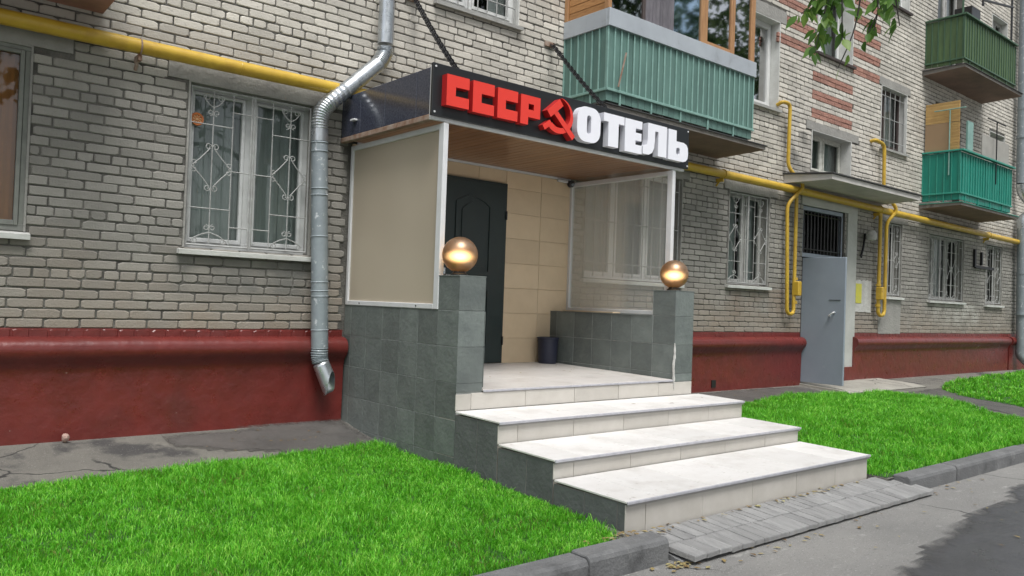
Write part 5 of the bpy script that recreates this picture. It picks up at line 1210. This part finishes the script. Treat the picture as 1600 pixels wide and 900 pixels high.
P2 = [(3.12, -2.4), (3.12, -1.05), (4.5, -.98), (5.8, -.88), (7.4, -.66), (8.3, -.84), (8.5, -1.0), (9.5, -1.02), (9.62, -1.2), (9.62, -1.95), (8.75, -3.3), (8.3, -3.925), (3.38, -3.925), (3.30, -3.8), (3.22, -3.7), (3.22, -2.4)]
P3 = [(12.0, -.92), (13.5, -.62), (16, -.45), (20, -.35), (20, -3.9), (10.4, -3.9), (10.45, -2.75), (10.7, -1.75), (11.3, -1.2)]
n1 = lawn(P1, 14000, .060, .0045, 'bright green lawn left of the steps', 1)
n2 = lawn(P2, 6000, .085, .0065, 'bright green lawn right of the steps', 2)
n3 = lawn(P3, 1300, .085, .013, 'bright green lawn beyond the path at the far right', 3)

# fallen leaves and grit
def litter(name, spots, label, mat='litter', sz=(.012, .032)):
    mb = MB()
    for (x, y, zz, n, sp) in spots:
        for _ in range(n):
            a = random.uniform(0, 6.28); s_ = random.uniform(*sz); px_, py_ = x + random.gauss(0, sp[0]), y + random.gauss(0, sp[1]); pz = (zz if zz is not None else float(zg(px_, py_))) + .006
            ca, sa = math.cos(a), math.sin(a); up = random.uniform(0, .5) * s_
            L_ = [(-1, 0, 0), (-.2, -.5, .4), (1, 0, 0), (-.2, .5, .4), (0.1, 0, .1)]
            vs = [(px_ + (u_ * ca - v_ * sa) * s_, py_ + (u_ * sa + v_ * ca) * s_, pz + w_ * up) for u_, v_, w_ in L_]; mb.add(vs, [(0, 1, 4), (1, 2, 4), (2, 3, 4), (3, 0, 4)])
    o = mb.build(name, MAT[mat]); tag(o, label, 'leaves', None, 'stuff'); return o
litter('fallen_leaves', [(2.4, -3.86, -.008, 26, (.35, .02)), (1.2, -3.86, -.008, 22, (.5, .02)), (.35, -3.88, -.01, 10, (.2, .03)), (-.08, -3.87, .015, 26, (.22, .03)), (.06, -4.18, -.116, 34, (.10, .04)),
                         (1.5, -4.3, -.116, 30, (1.3, .06)), (3.9, -4.2, -.116, 14, (.6, .07)), (3.0, -4.7, -.112, 16, (1.2, .5)), (-.7, -.42, None, 22, (.5, .2)), (5.5, -.5, None, 30, (1.3, .25)), (8.5, -.8, None, 14, (1.0, .2)), (1.7, -.9, .728, 14, (.7, .4)), (2.2, -2.2, .534, 4, (.7, .15))],
       'scattered dry leaves along the steps, ramp and wall')
stn = MB()
c_ = (-2.47, -.10, .245)
for i in range(6):
    for j in range(8):
        pass
bm = bmesh.new(); bmesh.ops.create_icosphere(bm, subdivisions=2, radius=.03)
for v in bm.verts: v.co *= 1 + random.uniform(-.14, .14); v.co.z *= 1.15
me = bpy.data.meshes.new('stone'); bm.to_mesh(me); bm.free(); me.materials.append(MAT['stone'])
tag(link('stone', me, None, c_), 'small pale pink stone at the foot of the red plinth', 'stone')

# ------------------------------------------------------------------ trees
TW = [[(-1.199, -5.78, 2.712), (-1.211, -5.768, 2.596), (-1.228, -5.751, 2.491), (-1.245, -5.734, 2.382)],
      [(-1.412, -5.991, 2.584), (-1.413, -5.986, 2.459), (-1.428, -5.971, 2.345), (-1.46, -5.942, 2.236)],
      [(-1.196, -5.913, 2.673), (-1.173, -5.928, 2.529), (-1.18, -5.92, 2.433)],
      [(-1.441, -6.096, 2.543), (-1.424, -6.107, 2.424), (-1.412, -6.115, 2.345)],
      [(-1.123, -5.715, 2.755), (-1.161, -5.679, 2.61), (-1.195, -5.649, 2.556)],
      [(-1.459, -5.951, 2.581), (-1.457, -5.949, 2.437), (-1.452, -5.95, 2.323)],
      [(-1.131, -5.967, 2.676), (-1.152, -5.946, 2.563), (-1.202, -5.901, 2.405)],
      [(-1.097, -5.736, 2.756), (-1.11, -5.722, 2.612), (-1.104, -5.724, 2.469)]]
bt = thing('birch_tree', 'birch branch with fresh green leaves hanging in at the top right', 'tree', (2.6, -8.2, -.12))
mb = MB(); mb.tube(bezier([(2.6, -8.2, -.2), (2.65, -8.2, 1.5), (2.55, -8.1, 3.5), (2.7, -8.2, 6.5), (2.6, -8.1, 9)], 5), [.16 - .006 * i for i in range(21)], 12); mb.build('trunk', MAT['bark'], bt, smooth=True)
mb = MB(); lim = bezier([(2.55, -8.1, 3.6), (1.6, -7.4, 4.1), (.2, -6.6, 3.9), (-.8, -6.0, 3.3)], 6); mb.tube(lim, [.06 - .0026 * i for i in range(len(lim))], 8); mb.build('limb', MAT['bark'], bt, smooth=True)
lm_ = MB(); q = [(0, 0), (.18, .20), (.42, .30), (.68, .19), (1.0, 0)]
vs = []
for i, (t, wv_) in enumerate(q):
    zc = -.10 * t * t
    vs += [(t, -wv_, zc + .06 * (wv_ / .3)), (t, 0, zc), (t, wv_, zc + .06 * (wv_ / .3))]
lm_.add(vs, [(i * 3 + k_, i * 3 + 3 + k_, i * 3 + 4 + k_, i * 3 + 1 + k_) for i in range(4) for k_ in (0, 1)])
leaf_me = lm_.data('leaf', MAT['leaf'], True, org=(0, 0, 0))[0]
for ti, tw in enumerate(TW):
    up = [Vector(tw[0]) + Vector((.12, .02, .30 + .08 * ti % 3)), Vector((-.75, -5.98, 3.32)) + Vector((random.uniform(-.06, .06), random.uniform(-.05, .05), random.uniform(-.05, .1)))]
    path = bezier([up[1], up[0]] + [Vector(p) for p in tw], 5)
    mb = MB(); mb.tube(path, [.0045 - .0028 * i / len(path) for i in range(len(path))], 5); tg = mb.build('twig', MAT['twig'], bt)
    n_ = {0: 54, 1: 8, 2: 22, 3: 18, 4: 44, 5: 14, 6: 30, 7: 48}[ti]
    for i in range(n_):
        t = (i + random.random()) / n_; k_ = 5 + t * (len(path) - 6); a = int(min(k_, len(path) - 2)); p = path[a].lerp(path[a + 1], k_ - a)
        s_ = random.uniform(.040, .068); d_ = Vector((random.uniform(-.8, .8), random.uniform(-.8, .8), random.uniform(-1.3, -.35))).normalized()
        o = link('leaf', leaf_me, bt, p + d_ * .012 + Vector((random.uniform(-.012, .012), random.uniform(-.012, .012), 0)))
        o.rotation_mode = 'QUATERNION'; qd = d_.to_track_quat('X', 'Z'); from_roll = Matrix.Rotation(random.uniform(-1.4, 1.4), 4, 'X').to_quaternion(); o.rotation_quaternion = qd @ from_roll; o.scale = (s_, s_ * random.uniform(.65, .95), s_)
# street trees across the road, seen in the window panes
def crown_mesh(seed, n=2500):
    g = np.random.default_rng(seed); V = []; F = []
    cl = [(g.normal(0, 1.5), g.normal(0, 1.5), g.uniform(4.5, 12.5), g.uniform(.7, 1.5)) for _ in range(46)]
    for i in range(n):
        c = cl[i % len(cl)]; d = g.normal(0, 1, 3); d /= np.linalg.norm(d); p = np.array(c[:3]) + d * c[3] * g.uniform(.4, 1)
        a = g.normal(0, 1, 3); a /= np.linalg.norm(a); b_ = np.cross(a, g.normal(0, 1, 3)); b_ /= np.linalg.norm(b_); s_ = g.uniform(.11, .22); k_ = len(V)
        V += [tuple(p - a * s_), tuple(p - b_ * s_ * .55), tuple(p + a * s_), tuple(p + b_ * s_ * .55)]; F.append((k_, k_ + 1, k_ + 2, k_ + 3))
    me = bpy.data.meshes.new('crown'); me.from_pydata(V, [], F); me.materials.append(MAT['crown']); return me
cms = [crown_mesh(11), crown_mesh(12)]
tm = MB(); tm.tube([(0, 0, -.3), (.05, .02, 3), (-.05, 0, 6.5), (.1, .05, 10.5)], [.24, .2, .14, .04], 10)
for az, el, z0_ in ((.3, .9, 4.5), (2.4, .8, 5.2), (4.4, .9, 5.8), (5.5, .7, 6.6)):
    tm.tube([(0, 0, z0_), (1.2 * math.cos(az), 1.2 * math.sin(az), z0_ + el), (2.2 * math.cos(az), 2.2 * math.sin(az), z0_ + el * 2.4)], [.09, .06, .02], 7)
trunk_me = tm.data('trunk', MAT['bark'], True, org=(0, 0, 0))[0]
for i, (x, y) in enumerate(((-12, -14.5), (-5.0, -13.5), (1.5, -14.5), (8, -13), (14, -13.6), (20, -12.6), (26, -13.2), (33, -13))):
    t = thing('street_tree', 'leafy street tree across the road behind the viewer', 'tree', (x, y, -.12), 'trees across the road')
    link('trunk', trunk_me, t, (x, y, -.12)); o = link('crown', cms[i % 2], t, (x, y, -.12)); o.rotation_euler.z = i * 1.3; o.scale = (1.1, 1.1, 1.25)
print('bricks', len(bricks), 'blades', n1, n2, n3, 'tris', sum(len(m_.polygons) for m_ in bpy.data.meshes))
